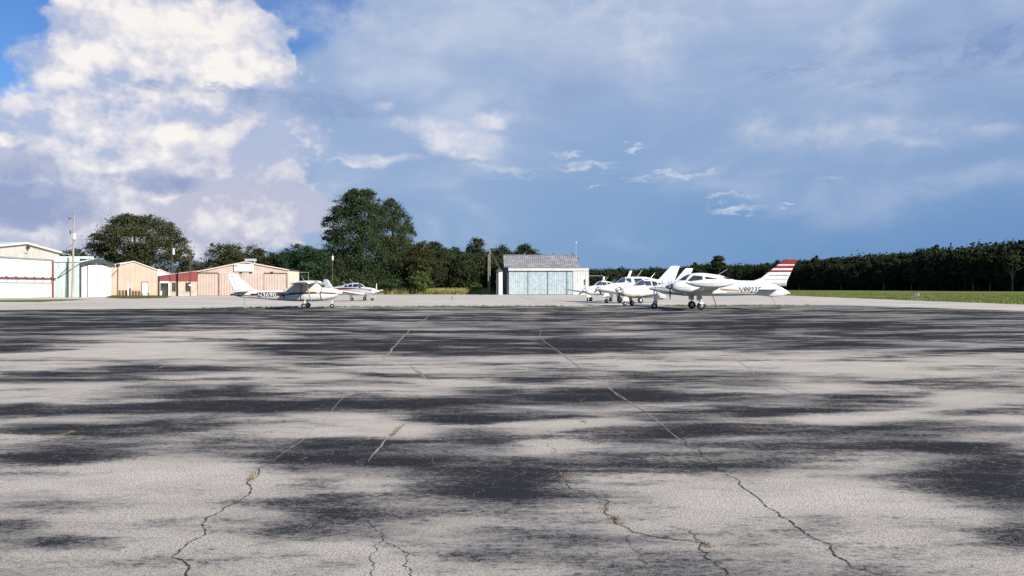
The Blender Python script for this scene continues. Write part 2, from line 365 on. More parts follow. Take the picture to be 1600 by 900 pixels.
def gear(root, x, y, zt, r, wd, yt=None, xt=None, door=None, scissor=False, lm=None, lr=.045):
    yt = y if yt is None else yt; xt = x if xt is None else xt
    leg = MB().bar((xt, yt, zt), (x, y, r + .15), lr, lr * .8); leg.bar((x, y, r + .17), (x, y, r), lr * .7, lr * .7)
    leg.bar((x, y - wd * .62, r), (x, y + wd * .62, r), .025)
    leg.bar((x, y + wd * .62, r), (x, y + wd * .62, r + .2), .02).bar((x, y + wd * .62, r + .2), (x, y, r + .22), .02)
    if scissor: leg.path([(x, y, r + .55 * (zt - r)), (x - .13, y, r + .32), (x, y, r + .16)], .018)
    lo = leg.build('landing_gear_leg', lm or PW, root); wheel(lo, (x, y, r), r, wd)
    if door:
        x0, x1, z0, z1, dy = door
        pyd('gear_door', [(x0, y + dy, z1), (x1, y + dy, z1), (x1 + .08, y + dy * 1.15, z0), (x0 - .12, y + dy * 1.15, z0), (x0, y + dy + .02, z1), (x1, y + dy + .02, z1), (x1 + .08, y + dy * 1.15 + .02, z0), (x0 - .12, y + dy * 1.15 + .02, z0)],
            [(0, 1, 2, 3), (4, 7, 6, 5), (0, 4, 5, 1), (1, 5, 6, 2), (2, 6, 7, 3), (3, 7, 4, 0)], PW, lo)
    return lo

# ================================================================ SETTING
def gmat(name, build):
    m = bpy.data.materials.new(name); m.use_nodes = True; m.node_tree.nodes.clear(); t = NT(m.node_tree)
    p = build(t); t.n('ShaderNodeOutputMaterial', {'Surface': p.outputs[0]}); return m
def grass_nodes(t):
    oc = t.n('ShaderNodeTexCoord').outputs['Object']
    a = t.noise(oc, .05, 6, .6); b = t.noise(oc, .9, 8, .7); c_ = t.noise(t.vm('MULTIPLY', oc, (1, .35, 1)), 9, 4, .7)
    g = t.mix(t.mr(b, .3, .7), (.075, .105, .022), (.19, .205, .05))
    g = t.mix(t.mr(a, .42, .62, 0, .65), g, (.27, .24, .07))
    g = t.mix(t.mr(c_, .35, .7, .0, .45), g, (.02, .03, .008))
    return t.n('ShaderNodeBsdfPrincipled', {'Base Color': g, 'Roughness': .95, 'Specular IOR Level': .1,
               'Normal': t.n('ShaderNodeBump', {'Height': c_, 'Strength': .9, 'Distance': .1}).outputs[0]})
GRASS = gmat('mown grass', grass_nodes)
def conc_nodes(t):
    oc = t.n('ShaderNodeTexCoord').outputs['Object']
    a = t.noise(t.vm('MULTIPLY', oc, (.25, 1, 1)), .35, 7, .62); b = t.noise(oc, 1.4, 8, .7); c_ = t.noise(oc, 40, 3, .7)
    g = t.mix(t.mr(a, .35, .68), (.45, .40, .335), (.63, .57, .49))
    g = t.mix(t.mr(b, .55, .75, 0, .5), g, (.30, .26, .22))
    s = t.noise(t.vm('MULTIPLY', oc, (.12, .8, 1)), .5, 6, .65)
    g = t.mix(t.mr(s, .58, .72, 0, .55), g, (.12, .115, .11))
    g = t.mix(t.mr(c_, .3, .7, 0, .25), g, (.12, .11, .1))
    return t.n('ShaderNodeBsdfPrincipled', {'Base Color': g, 'Roughness': .93, 'Specular IOR Level': .2})
CONC = gmat('pale weathered paving', conc_nodes)
def asph_nodes(t):
    oc = t.n('ShaderNodeTexCoord').outputs['Object']
    at = t.n('ShaderNodeAttribute', attribute_name='sealer').outputs['Fac']
    hf = t.n('ShaderNodeAttribute', attribute_name='far').outputs['Fac']
    wv = t.vm('ADD', oc, t.vm('MULTIPLY', t.vm('SUBTRACT', t.noise(oc, .7, 4, .6, out=1), (.5, .5, .5)), (1.2, .8, 0)))
    n_a = t.noise(t.vm('MULTIPLY', wv, (.5, 1.2, 1)), .55, 7, .62)      # broad wear across the rolled lanes
    n_f = t.noise(t.vm('MULTIPLY', wv, (.45, 1, 1)), .17, 6, .6)
    n_b = t.noise(t.vm('MULTIPLY', oc, (.55, 1.7, 1)), 2.0, 8, .70)
    n_h = t.noise(t.vm('MULTIPLY', wv, (.30, 1.0, 1)), 1.15, 5, .6)
    md = t.n('ShaderNodeAttribute', attribute_name='mid').outputs['Fac']
    n_c = t.noise(t.vm('MULTIPLY', oc, (1.0, 1.7, 1)), 16, 6, .75)
    n_d = t.noise(oc, 70, 3, .75)
    n_e = t.noise(oc, 170, 2, .8)
    q_ = lambda n_, k: t.m('MULTIPLY', t.m('SUBTRACT', n_, .5), k)
    fld = t.m('ADD', at, t.m('MULTIPLY', t.m('SUBTRACT', n_a, .5), t.m('ADD', 2.1, t.m('MULTIPLY', hf, 2.2))))
    fld = t.m('ADD', fld, t.m('MULTIPLY', t.m('SUBTRACT', n_f, .5), t.m('ADD', .3, t.m('MULTIPLY', hf, 4.2))))
    fld = t.m('ADD', fld, t.m('MULTIPLY', t.m('SUBTRACT', n_h, .5), t.m('ADD', .5, t.m('MULTIPLY', md, 2.6))))
    fl2 = t.m('ADD', t.m('ADD', fld, q_(n_b, 2.1)), t.m('ADD', q_(n_c, 2.3), q_(n_d, 2.6)))
    seal = t.mr(fl2, .22, .88)
    base = t.mix(t.mr(n_b, .3, .7), (.49, .425, .345), (.72, .645, .55))
    base = t.mix(t.mr(n_a, .5, .68, 0, .4), base, (.38, .33, .27))
    spk = t.mr(n_e, .49, .58); base = t.mix(t.m('MULTIPLY', t.mr(n_d, .545, .42), .85), base, (.085, .08, .078))
    base = t.mix(t.m('MULTIPLY', spk, .45), base, (.55, .52, .48))
    drk = t.mix(t.mr(n_e, .53, .60, 0, .6), (.008, .010, .0155), (.11, .108, .108))
    # pale scuffs through the sealer
    sc = t.n('ShaderNodeTexVoronoi', {'Vector': t.vm('ADD', t.vm('MULTIPLY', oc, (1, 1.3, 1)), t.vm('MULTIPLY', t.noise(oc, 5, 3, .6, out=1), (.25, .25, 0))), 'Scale': 2.6}, feature='DISTANCE_TO_EDGE').outputs[0]
    drk = t.mix(t.m('MULTIPLY', t.mr(sc, .018, .0), t.mr(n_c, .45, .6, 0, .65)), drk, (.28, .27, .26))
    film = t.m('ADD', t.m('ADD', at, q_(n_a, 2.4)), t.m('ADD', q_(n_b, 1.6), t.m('ADD', q_(n_e, 1.6), q_(n_d, 1.2))))
    base = t.mix(t.mr(film, .04, .58, 0, .80), base, (.145, .14, .138))      # thin worn film of sealer round the thicker patches
    g = t.mix(t.m('MULTIPLY', seal, .95), base, drk)
    h = t.m('ADD', t.m('MULTIPLY', n_d, .6), t.m('MULTIPLY', n_e, .4))
    return t.n('ShaderNodeBsdfPrincipled', {'Base Color': g, 'Roughness': .97, 'Specular IOR Level': .0,
               'Normal': t.n('ShaderNodeBump', {'Height': h, 'Strength': .75, 'Distance': .008}).outputs[0]})
ASPH = gmat('worn sealed asphalt', asph_nodes)

def sheet(name, pts, z, m, th=None):
    v = [(x, y, z) for x, y in pts]; me = bpy.data.meshes.new(name); me.from_pydata(v, [], [tuple(range(len(v)))])
    b = bmesh.new(); b.from_mesh(me); bmesh.ops.triangulate(b, faces=b.faces)
    for f in b.faces:
        f.normal_update()
        if f.normal.z < 0: f.normal_flip()
    b.to_mesh(me); b.free()
    return tag(link(name, me, m), kind='structure')
def jag(pts, step=1.2, amp=.25, seed=1):
    rnd = random.Random(seed); out = []
    for (a, b) in zip(pts[:-1], pts[1:]):
        L = math.hypot(b[0] - a[0], b[1] - a[1]); k = max(1, int(L / step))
        for i in range(k):
            t = i / k; out.append((a[0] + (b[0] - a[0]) * t + rnd.uniform(-amp, amp) * (i > 0), a[1] + (b[1] - a[1]) * t + rnd.uniform(-amp, amp) * (i > 0)))
    out.append(pts[-1]); return out
sheet('ground', [(-3000, -1500), (3000, -1500), (3000, 4000), (-3000, 4000)], -.045, GRASS)
far_edge = jag([gp(600, 459.8), gp(785, 459.8)], 2, .3, 3)
conc_pts = [(-60, -40), (47.5, -40)] + jag([(47.5, -40), (48, 72), gp(1415, 469), (54, 150), (56, 190)], 2.5, .3, 2)[1:] + \
           [(30, 190), (30, 178)] + far_edge[::-1] + [(-32, 172), (-66, 172), (-72.3, 150), (-72.3, 108), (-72.3, 97), (-100, 97), (-100, -40)]
sheet('pale_apron', conc_pts, -.008, CONC)
sheet('grass_strip', jag([gp(-60, 471.5), gp(60, 471.8), gp(142, 467.9), gp(120, 467.5), gp(-60, 468.6), gp(-60, 471.5)], 1.0, .3, 5), .0, GRASS)
sheet('grass_verge', jag([gp(165, 465.5), gp(200, 466.6), gp(235, 466.2), gp(258, 464.6), gp(268, 463.0), gp(262, 461.9), gp(180, 462.6), gp(168, 463.6), gp(165, 465.5)], 1.0, .25, 6), .0, GRASS)

# sealed asphalt with its own worn-sealer map
DK = [(150,500,260,20,.5),(40,520,150,22,.5),(0,540,120,12,.4),(330,490,230,9,.4),(760,500,300,34,.3),(620,545,240,18,.35),(700,535,260,18,.3),(1300,515,330,30,.35),(1430,500,300,20,.4),
      (1050,540,150,12,.35),(1350,540,200,9,.5),(900,545,140,8,.4),(500,520,90,10,.3),(430,545,70,8,.4),
      (230,573,105,9,.75),(120,587,130,7,.65),(20,597,60,5,.5),(375,603,30,5,.7),(310,620,120,8,.7),(125,640,130,10,.75),(325,637,170,10,.8),(525,632,160,11,.85),(680,632,90,10,.6),
      (275,663,110,10,.55),(75,668,90,8,.6),(140,697,70,12,.4),(300,690,60,7,.35),(50,717,110,11,.65),(120,708,90,12,.45),(500,718,100,22,.8),(600,712,110,17,.7),(690,730,70,30,.5),
      (740,683,70,16,.7),(90,848,80,11,.5),(20,822,30,10,.35),(490,795,70,26,.35),(480,833,95,15,.35),(590,598,80,6,.5),(760,606,70,6,.5),(750,652,110,9,.75),(690,655,70,7,.5),(760,752,65,30,.5),(805,768,45,22,.55),
      (875,623,130,10,.85),(1100,622,160,9,.85),(1375,621,85,10,.85),(830,595,60,6,.6),(1025,592,60,8,.6),(1150,585,120,5,.7),(1150,598,70,6,.5),(1050,651,60,7,.75),(1190,645,85,9,.7),(1330,640,95,6,.6),(1500,645,60,6,.4),
      (975,680,140,13,.7),(1100,670,70,10,.65),(1260,672,80,8,.5),(1450,667,95,11,.85),(1580,668,45,7,.7),(960,720,100,18,.4),(1120,728,90,13,.5),(1225,697,120,10,.4),(1230,720,70,14,.4),
      (1470,698,120,11,.7),(1530,738,130,26,.7),(1570,770,110,27,.75),(1600,830,60,40,.45),(820,750,60,30,.6),(800,845,60,20,.3),(900,842,50,8,.3),(560,690,60,8,.4),(20,640,60,6,.4),(1560,720,90,12,.5),(700,770,60,16,.3),(640,690,60,8,.3)]
LT = [(330,522,190,11,.55),(180,545,170,12,.6),(60,565,140,12,.5),(300,560,140,10,.3),(1175,560,260,12,.35),(1000,500,60,5,.3),(1330,575,220,12,.3),(760,560,80,8,.2),(480,585,120,7,.2),(100,615,120,6,.3),(960,520,50,5,.3),
      (560,750,50,18,.2),(880,700,60,20,.5),(1330,760,170,40,.3),(1050,790,180,40,.25),(300,770,180,40,.3),(860,662,110,6,.4),(1300,655,110,6,.35),(560,655,130,7,.35),(250,760,200,30,.3),(540,850,60,20,.1),(500,675,90,8,.3),(1250,608,100,5,.2)]
EDGE = [(-60, 54), (-36.6, 55.3), (-20, 60.4), (-8.7, 65.4), (0, 66.3), (10, 66.6), (28.5, 69), (31, 66), (34.9, 52.7), (44, 30), (46.9, 8)]
def edgeY(x):
    return np.interp(x, [p[0] for p in EDGE], [p[1] for p in EDGE])
rows_py = np.concatenate([np.arange(478, 560, 1.0), np.arange(560, 1120, 3.0)])
Yr = np.concatenate([[1.0], (CH * F / (rows_py - HZ))])[1:][::-1]
ts = np.concatenate([[-40, -20, -8, -2, 1.0, 2.0], Yr]); ts = np.sort(ts)
xs = np.arange(-60, 46.9, .22)
XX, TT = np.meshgrid(xs, ts)
eY = edgeY(XX) + .25 * np.sin(XX * 3.1) * np.sin(XX * .77 + 1)
YY = np.minimum(TT, eY)
keep_last = TT[-1:, :] * 0 + eY[-1:, :]; YY[-1:, :] = np.maximum(YY[-1:, :], keep_last)
ok = YY > 1.2; Ys = np.where(ok, YY, 1.2)
PX = XX / Ys * F + 800; PY = HZ + CH * F / Ys
fld = np.where(PY < 520, .34, np.where(PY < 575, .34 - (PY - 520) / 55 * .12, .22))
fld = np.where(PY > 690, .30, fld)
for L_, sg in ((DK, 1), (LT, -1)):
    for x_, y_, rx, ry, k_ in L_:
        d2 = ((PX - x_) / rx) ** 2 + ((PY - y_) / ry) ** 2
        fld = fld + sg * k_ * .82 * np.exp(-(d2 ** 1.3) * .9) * ok
outside = (np.abs(PX - 800) > 900) | (PY > 960) | ~ok
fld = np.where(outside, .3, fld)
nr, nc = XX.shape
V = np.stack([XX, YY, np.full_like(XX, .0)], -1).reshape(-1, 3)
idx = np.arange(nr * nc).reshape(nr, nc)
q = np.stack([idx[:-1, :-1], idx[:-1, 1:], idx[1:, 1:], idx[1:, :-1]], -1).reshape(-1, 4)
good = (V[q[:, 3], 1] - V[q[:, 0], 1] > 1e-4) | (V[q[:, 2], 1] - V[q[:, 1], 1] > 1e-4)
me = bpy.data.meshes.new('asphalt_apron'); me.from_pydata(V.tolist(), [], q[good].tolist())
a_ = me.attributes.new('sealer', 'FLOAT', 'POINT'); a_.data.foreach_set('value', fld.reshape(-1).astype(np.float32))
a_ = me.attributes.new('far', 'FLOAT', 'POINT'); a_.data.foreach_set('value', (np.clip((V[:, 1] - 14) / 12, 0, 1)).astype(np.float32))
a_ = me.attributes.new('mid', 'FLOAT', 'POINT'); a_.data.foreach_set('value', (np.clip((V[:, 1] - 5) / 5, 0, 1)).astype(np.float32))
apron = tag(link('asphalt_apron', me, ASPH), kind='structure')

CRK = mat('crack shadow and soil', (.035, .028, .020), 1.0, .3, 9)
SAND = mat('sandy joint filler', (.30, .25, .20), 1.0, .2, 6, col2=(.2, .17, .14))
def ribbon(name, pts, wd, m, z, seed, rough=.35, levels=4, var=.8, closed=False):
    rnd = random.Random(seed); P = [Vector((x, y, 0)) for x, y in pts]
    for l in range(levels):
        out = []
        for a, b in zip(P[:-1], P[1:]):
            d = b - a; n_ = Vector((-d.y, d.x, 0)); out += [a, (a + b) / 2 + n_ * rnd.uniform(-rough, rough) * .5]
        out.append(P[-1]); P = out
    vs = []; N = len(P)
    for i, p in enumerate(P):
        d = (P[min(i + 1, N - 1)] - P[max(i - 1, 0)]); d.normalize(); n_ = Vector((-d.y, d.x, 0))
        e = min(1, i / 4, (N - 1 - i) / 4); ww = wd * (1 - var * rnd.random() ** .7) * (.15 + .85 * e)
        vs += [p + n_ * ww / 2, p - n_ * ww / 2]
    fs = [(2 * i + 1, 2 * i + 3, 2 * i + 2, 2 * i) for i in range(N - 1)]
    return pyd(name, [(v.x, v.y, z) for v in vs], fs, m, apron, fix=False)
cracks = [
  ([(425,722),(388,757),(345,800),(315,840),(268,872),(290,880),(293,905)], .028), ([(388,757),(330,767),(230,765),(150,770)], .010),
  ([(862,692),(865,716)], .012), ([(876,742),(893,765),(930,776),(948,782),(944,800),(968,820),(990,833),(1040,842),(1098,848),(1108,865),(1135,900)], .022),
  ([(1040,822),(1075,828),(1098,848)], .014), ([(990,833),(1003,870),(1020,895)], .010), ([(1030,790),(1080,796)], .006),
  ([(1058,672),(1095,705),(1140,745),(1185,778),(1220,808),(1265,838),(1300,852),(1330,885)], .026), ([(1330,885),(1390,905)], .02),
  ([(610,785),(600,845),(585,880),(600,910)], .012), ([(605,848),(640,865),(640,905)], .014), ([(640,865),(690,855),(740,860)], .008),
  ([(980,740),(1110,735),(1260,738)], .006), ([(1370,690),(1420,720)], .006), ([(1340,630),(1400,640),(1560,655)], .008), ([(1040,640),(1200,655),(1230,652)], .010),
]
for k, (pl, wd) in enumerate(cracks): ribbon('crack', [gp(*p) for p in pl], wd * .72, CRK, .004, 40 + k, .24 if k in (0, 7) else .38, 6, .97)
joints = [([(795,495),(900,570),(1010,645),(1060,685),(1095,712)], .012), ([(583,575),(560,600),(520,640),(470,690),(425,722)], .012), ([(703,472),(670,492),(640,515),(612,545),(583,575)], .05), ([(795,495),(900,570),(1010,645),(1060,685)], .022),
          ([(640,570),(680,602)], .05), ([(632,662),(600,690),(575,722)], .03), ([(240,578),(262,570),(262,566),(230,563)], .03), ([(262,570),(390,540),(440,528)], .03),
          ([(410,562),(470,566),(540,577),(583,575)], .035), ([(360,522),(330,530),(372,532)], .03), ([(1100,535),(1300,600)], .02), ([(1130,545),(1180,590),(1300,635)], .02), ([(440,560),(452,570),(445,580)], .03)]
for k, (pl, wd) in enumerate(joints): ribbon('joint_line', [gp(*p) for p in pl], wd, SAND, .003, 90 + k, .05, 3, .5)
for k, pl in enumerate([[(703, 471), (708, 461.8)], [(750, 460.5), (757, 463)], [(810, 462), (835, 469)], [(880, 470), (925, 476)], [(0, 478), (160, 472), (420, 474)], [(160, 470), (330, 466), (450, 469)], [(1330, 470), (1600, 482)], [(1020, 476.5), (1330, 475)], [(500, 476), (600, 466)]]):
    ribbon('paving_joint', [gp(*p) for p in pl], .22, CRK, -.004, 130 + k, .04, 3, .7)

# ---------------------------------------------------------------- blades of grass and weeds
def tuft_mesh(name, spots, hgt, per, m, spread, wd=.012, seed=1):
    rs = np.random.RandomState(seed); P = np.array(spots, float); N = len(P) * per
    c0 = np.repeat(P, per, 0)[:, :2] + rs.normal(0, spread, (N, 2)); z0 = np.repeat(P[:, 2] if P.shape[1] > 2 else np.zeros(len(P)), per)
    a = rs.uniform(0, 6.283, N); h = hgt * rs.uniform(.35, 1.1, N); ln = rs.normal(0, .3, (N, 2)) * h[:, None]
    dx = np.cos(a) * wd; dy = np.sin(a) * wd
    v = np.zeros((N, 3, 3)); v[:, 0] = np.stack([c0[:, 0] - dx, c0[:, 1] - dy, z0], -1); v[:, 1] = np.stack([c0[:, 0] + dx, c0[:, 1] + dy, z0], -1)
    v[:, 2] = np.stack([c0[:, 0] + ln[:, 0], c0[:, 1] + ln[:, 1], z0 + h], -1)
    me = bpy.data.meshes.new(name); me.vertices.add(N * 3); me.vertices.foreach_set('co', v.reshape(-1)); me.loops.add(N * 3); me.loops.foreach_set('vertex_index', np.arange(N * 3, dtype=np.int32))
    me.polygons.add(N); me.polygons.foreach_set('loop_start', np.arange(0, N * 3, 3, dtype=np.int32)); me.update(calc_edges=True)
    return tag(link(name, me, m), kind='stuff')
STRAW = mat('dry weed', (.22, .15, .075), .95, .25, 12, col2=(.15, .11, .04))
WEED = mat('green weed', (.10, .12, .03), .95, .25, 5)
TALL = mat('tall seeding grass', (.36, .31, .11), .95, .3, .6, col2=(.17, .19, .05))
rnd = random.Random(3)
sp_ = []
for (a, b, k) in [((640,570),(665,590),26), ((632,662),(612,682),26), ((583,575),(612,545),18), ((1150,669),(1185,668),20), ((1285,628),(1305,634),16), ((1172,585),(1185,592),14), ((905,655),(915,662),10), ((388,757),(400,735),14),
                  ((955,808),(975,822),14), ((875,740),(886,752),8), ((90,682),(120,674),14), ((645,612),(652,620),8), ((940,782),(948,800),8), ((880,610),(896,615),8), ((1095,845),(1105,855),8)]:
    for i in range(k):
        t = rnd.random(); p = gp(a[0] + (b[0] - a[0]) * t, a[1] + (b[1] - a[1]) * t); sp_.append((p[0], p[1], .004))
t1 = tuft_mesh('dry_weeds', sp_, .024, 8, STRAW, .020, .0025, 3); tag(t1, 'dry straw weeds growing in the cracks of the asphalt', 'weeds')
sp_ = []
for i in range(520):
    x = rnd.uniform(-24, 27); 
    if rnd.random() < .5 and not (-22 < x < -12 or 14 < x < 24): continue
    sp_.append((x, float(edgeY(x)) + rnd.uniform(-.1, .35), 0))
t1 = tuft_mesh('edge_weeds', sp_, .13, 12, WEED, .09, .012, 4); tag(t1, 'low weeds along the far edge of the dark asphalt', 'weeds')
sp_ = [(rnd.uniform(gx(585, 178), gx(790, 178)), rnd.uniform(174.2, 188), -.04) for i in range(4600)]
t1 = tuft_mesh('tall_grass', sp_, 1.55, 9, TALL, .3, .045, 5); tag(t1, 'tall yellow green grass in front of the trees', 'tall grass')
sp_ = []
for i in range(6500):
    y = 60 + 150 * rnd.random() ** 1.6; e = 48.3 if y < 75 else 48 + (y - 72) / 78 * 6.3
    sp_.append((e + 60 * rnd.random() ** 1.5 + .2, y, -.04))
t1 = tuft_mesh('field_grass', sp_, .2, 8, mat('field grass blades', (.20, .225, .05), .95, .3, .4, col2=(.10, .14, .03)), .35, .03, 6); tag(t1, 'green grass of the field beyond the apron', 'grass')
sp_ = [(gx(rnd.uniform(172 + (y_ < 122) * 12, 258), y_), y_, 0) for y_ in [rnd.uniform(115, 134) for i in range(1500)]]
t1 = tuft_mesh('verge_grass', sp_, .30, 9, WEED, .25, .03, 7); tag(t1, 'short green grass in front of the tan building', 'grass')

# ================================================================ BUILDINGS
def at(px, Y, z=0.0): return Vector((gx(px, Y), Y, z))
class Wall:
    """a vertical plane from a to b (ground points); u runs along it, out is towards the viewer side"""
    def __init__(s, a, b, flip=False):
        s.a, s.b = Vector((a[0], a[1], 0)), Vector((b[0], b[1], 0)); s.L = (s.b - s.a).length; s.d = (s.b - s.a) / s.L
        s.n = Vector((s.d.y, -s.d.x, 0)) * (-1 if flip else 1)
    def p(s, u, z, o=0.0): q_ = s.a + s.d * u + s.n * o; return (q_.x, q_.y, z)
    def slab(s, mb, u0, u1, z0, z1, o0, o1, z1b=None, z0b=None):
        z1b = z1 if z1b is None else z1b; z0b = z0 if z0b is None else z0b
        return mb.add([s.p(u0, z0, o0), s.p(u1, z0b, o0), s.p(u1, z1b, o0), s.p(u0, z1, o0), s.p(u0, z0, o1), s.p(u1, z0b, o1), s.p(u1, z1b, o1), s.p(u0, z1, o1)],
                      [(0, 1, 2, 3), (4, 7, 6, 5), (0, 4, 5, 1), (1, 5, 6, 2), (2, 6, 7, 3), (3, 7, 4, 0)])
    def ribbed(s, name, u0, u1, z0, ztop, m, parent, rib=.3, rw=.06, rd=.03, o=0.0, th=.08):
        """profiled metal sheeting with raised ribs; ztop is a number or a function of u"""
        zf = ztop if callable(ztop) else (lambda u: ztop)
        mb = MB(); n = max(1, round((u1 - u0) / rib)); st = (u1 - u0) / n
        prof = []
        for i in range(n):
            a = u0 + i * st; prof += [(a, 0), (a + st - 2 * rw, 0), (a + st - 1.5 * rw, rd), (a + st - .5 * rw, rd)]
        prof.append((u1, 0)); vs = []; fs = []
        for u, d in prof: vs += [s.p(u, z0, o + d), s.p(u, zf(u), o + d), s.p(u, z0, o - th), s.p(u, zf(u), o - th)]
        for i in range(len(prof) - 1):
            k = 4 * i; fs += [(k, k + 4, k + 5, k + 1), (k + 2, k + 3, k + 7, k + 6), (k + 1, k + 5, k + 7, k + 3), (k, k + 2, k + 6, k + 4)]
        k = 4 * (len(prof) - 1); fs += [(0, 1, 3, 2), (k, k + 2, k + 3, k + 1)]
        return pyd(name, vs, fs, m, parent)
class WallPx(Wall):
    def __init__(s, pxl, pxr, Y0, th):
        a = (gx(pxl, Y0), Y0); c_, sn = math.cos(R(th)), math.sin(R(th)); k = (pxr - 800) / F
        t = (k * a[1] - a[0]) / (c_ - k * sn); s.c_, s.sn = c_, sn
        Wall.__init__(s, a, (a[0] + c_ * t, a[1] + sn * t))
    def U(s, px):
        k = (px - 800) / F; return (k * s.a.y - s.a.x) / (s.c_ - k * s.sn)
    def Y(s, px): return s.a.y + s.U(px) * s.sn
    def Z(s, px, py): return gz(py, s.Y(px))
def roofslab(name, pts, th, m, parent):
    v = [Vector(p) for p in pts]; vs = [tuple(p) for p in v] + [tuple(p - Vector((0, 0, th))) for p in v]; n = len(v)
    return pyd(name, vs, [tuple(range(n)), tuple(range(n, 2 * n))] + [(i, (i + 1) % n, n + (i + 1) % n, n + i) for i in range(n)], m, parent)
def ribbed_roof(name, p00, p10, p11, p01, m, parent, n=20, rd=.05, th=.05):
    """sheeting between eave p00-p10 and ridge p01-p11, with n raised seams running up the slope"""
    a, b, c_, d = map(Vector, (p00, p10, p11, p01)); up = (b - a).cross(d - a).normalized()
    if up.z < 0: up = -up
    prof = []
    for i in range(n):
        t = i / n; s_ = 1 / n; prof += [(t, 0), (t + s_ * .78, 0), (t + s_ * .84, 1), (t + s_ * .94, 1)]
    prof.append((1, 0)); vs = []; fs = []
    for t, h in prof:
        e = a.lerp(b, t) + up * rd * h; r_ = d.lerp(c_, t) + up * rd * h
        vs += [e, r_, a.lerp(b, t) - up * th, d.lerp(c_, t) - up * th]
    for i in range(len(prof) - 1):
        k = 4 * i; fs += [(k, k + 4, k + 5, k + 1), (k + 2, k + 3, k + 7, k + 6), (k + 1, k + 5, k + 7, k + 3), (k, k + 2, k + 6, k + 4)]
    k = 4 * (len(prof) - 1); fs += [(0, 1, 3, 2), (k, k + 2, k + 3, k + 1)]
    return pyd(name, vs, fs, m, parent)

CREAMW = mat('off white steel sheeting', (.52, .49, .44), .55, .07, .8, streak=.22)
WHT = mat('white steel sheeting', (.74, .74, .725), .5, .05, .8, streak=.22)
MINT = mat('pale mint sheeting', (.45, .55, .52), .5, .07, .8, streak=.28)
MINTW = mat('white mint sheeting', (.62, .74, .70), .5, .05, .8, streak=.22)
TAN = mat('tan sheeting', (.48, .365, .275), .6, .05, .6, streak=.08)
PINK = mat('faded pink sheeting', (.48, .38, .325), .6, .07, .6, streak=.22)
PINKL = mat('pale pink boards', (.60, .46, .37), .6, .05, .6, streak=.1)
REDW = mat('dark red sheeting', (.21, .030, .030), .55, .1, .8, streak=.15)
STUC = mat('beige stucco', (.50, .42, .33), .9, .15, 2.5, bump=.4, streak=.2)
ROOFG = mat('weathered galvanised roof', (.30, .30, .295), .7, .25, .7, metal=.0, rust=.35, streak=.3, col2=(.19, .19, .19), spec=.2)
ROOFL = mat('light metal roof', (.55, .58, .62), .45, .08, .7, metal=.3)
DARK = mat('dark opening', (.02, .02, .022), .8, .1)
TRIM = mat('dark trim', (.05, .045, .04), .6, .2)
BLUEG = mat('pale blue grey corrugated door', (.44, .52, .55), .55, .12, 1.2, streak=.35, rust=.10)
OLDW = mat('old white sheeting', (.66, .65, .62), .6, .1, 1, streak=.3, rust=.12)
CONB = mat('shade darkened wall sheeting', (.12, .13, .16), .7, .15, 1, streak=.3)  # dark blue-grey carries the shade of the hangar's left wall in its colour
SLABM = mat('building slab', (.35, .32, .29), .9, .15, 2)

def gable(root, wl, depth, ze0, ze1, zp, up, wall_m, roof_m, fascia_m, rib=.3, over=.25, fr=.22, back=True, front=True, o=0.0, nroof=24):
    """front gable wall on wl with walls and roof running back"""
    L = wl.L; zt = lambda u: (ze0 + (zp - ze0) * u / up) if u < up else (zp + (ze1 - zp) * (u - up) / (L - up))
    if front: wl.ribbed('front_wall', 0, L, 0, zt, wall_m, root, rib=rib, o=o)
    bk = -depth
    for u, z in ((0, ze0), (L, ze1)):
        a = wl.p(u, 0, -.12); b = wl.p(u, 0, bk)
        w2 = Wall(a[:2], b[:2], flip=(u == 0)); w2.ribbed('side_wall', 0, w2.L, 0, z - .02, wall_m, root, rib=rib)
    if back:
        mb = MB(); n_ = 6
        vs = [wl.p(0, 0, bk), wl.p(L, 0, bk), wl.p(L, ze1, bk), wl.p(up, zp, bk), wl.p(0, ze0, bk)]; vs += [wl.p(0, 0, bk + .08), wl.p(L, 0, bk + .08), wl.p(L, ze1, bk + .08), wl.p(up, zp, bk + .08), wl.p(0, ze0, bk + .08)]
        pyd('back_wall', vs, [(0, 1, 2, 3, 4), (5, 9, 8, 7, 6)] + [(i, (i + 1) % 5, 5 + (i + 1) % 5, 5 + i) for i in range(5)], wall_m, root)
    s0 = (zp - ze0) / up; s1 = (zp - ze1) / (L - up)
    ribbed_roof('roof', wl.p(-over, ze0 - s0 * over + .06, over), wl.p(-over, ze0 - s0 * over + .06, bk - over), wl.p(up, zp + .06, bk - over), wl.p(up, zp + .06, over), roof_m, root, nroof)
    ribbed_roof('roof', wl.p(L + over, ze1 - s1 * over + .06, over), wl.p(L + over, ze1 - s1 * over + .06, bk - over), wl.p(up, zp + .06, bk - over), wl.p(up, zp + .06, over), roof_m, root, nroof)
    mb = MB()
    for (ua, za, ub, zb_) in ((-over, ze0 - s0 * over, up, zp), (up, zp, L + over, ze1 - s1 * over)):
        wl.slab(mb, ua, ub, za - fr + .1, za + .11, over + .003, over + .06, z1b=zb_ + .11, z0b=zb_ - fr + .1)
    mb.build('fascia', fascia_m, root)
    return zt

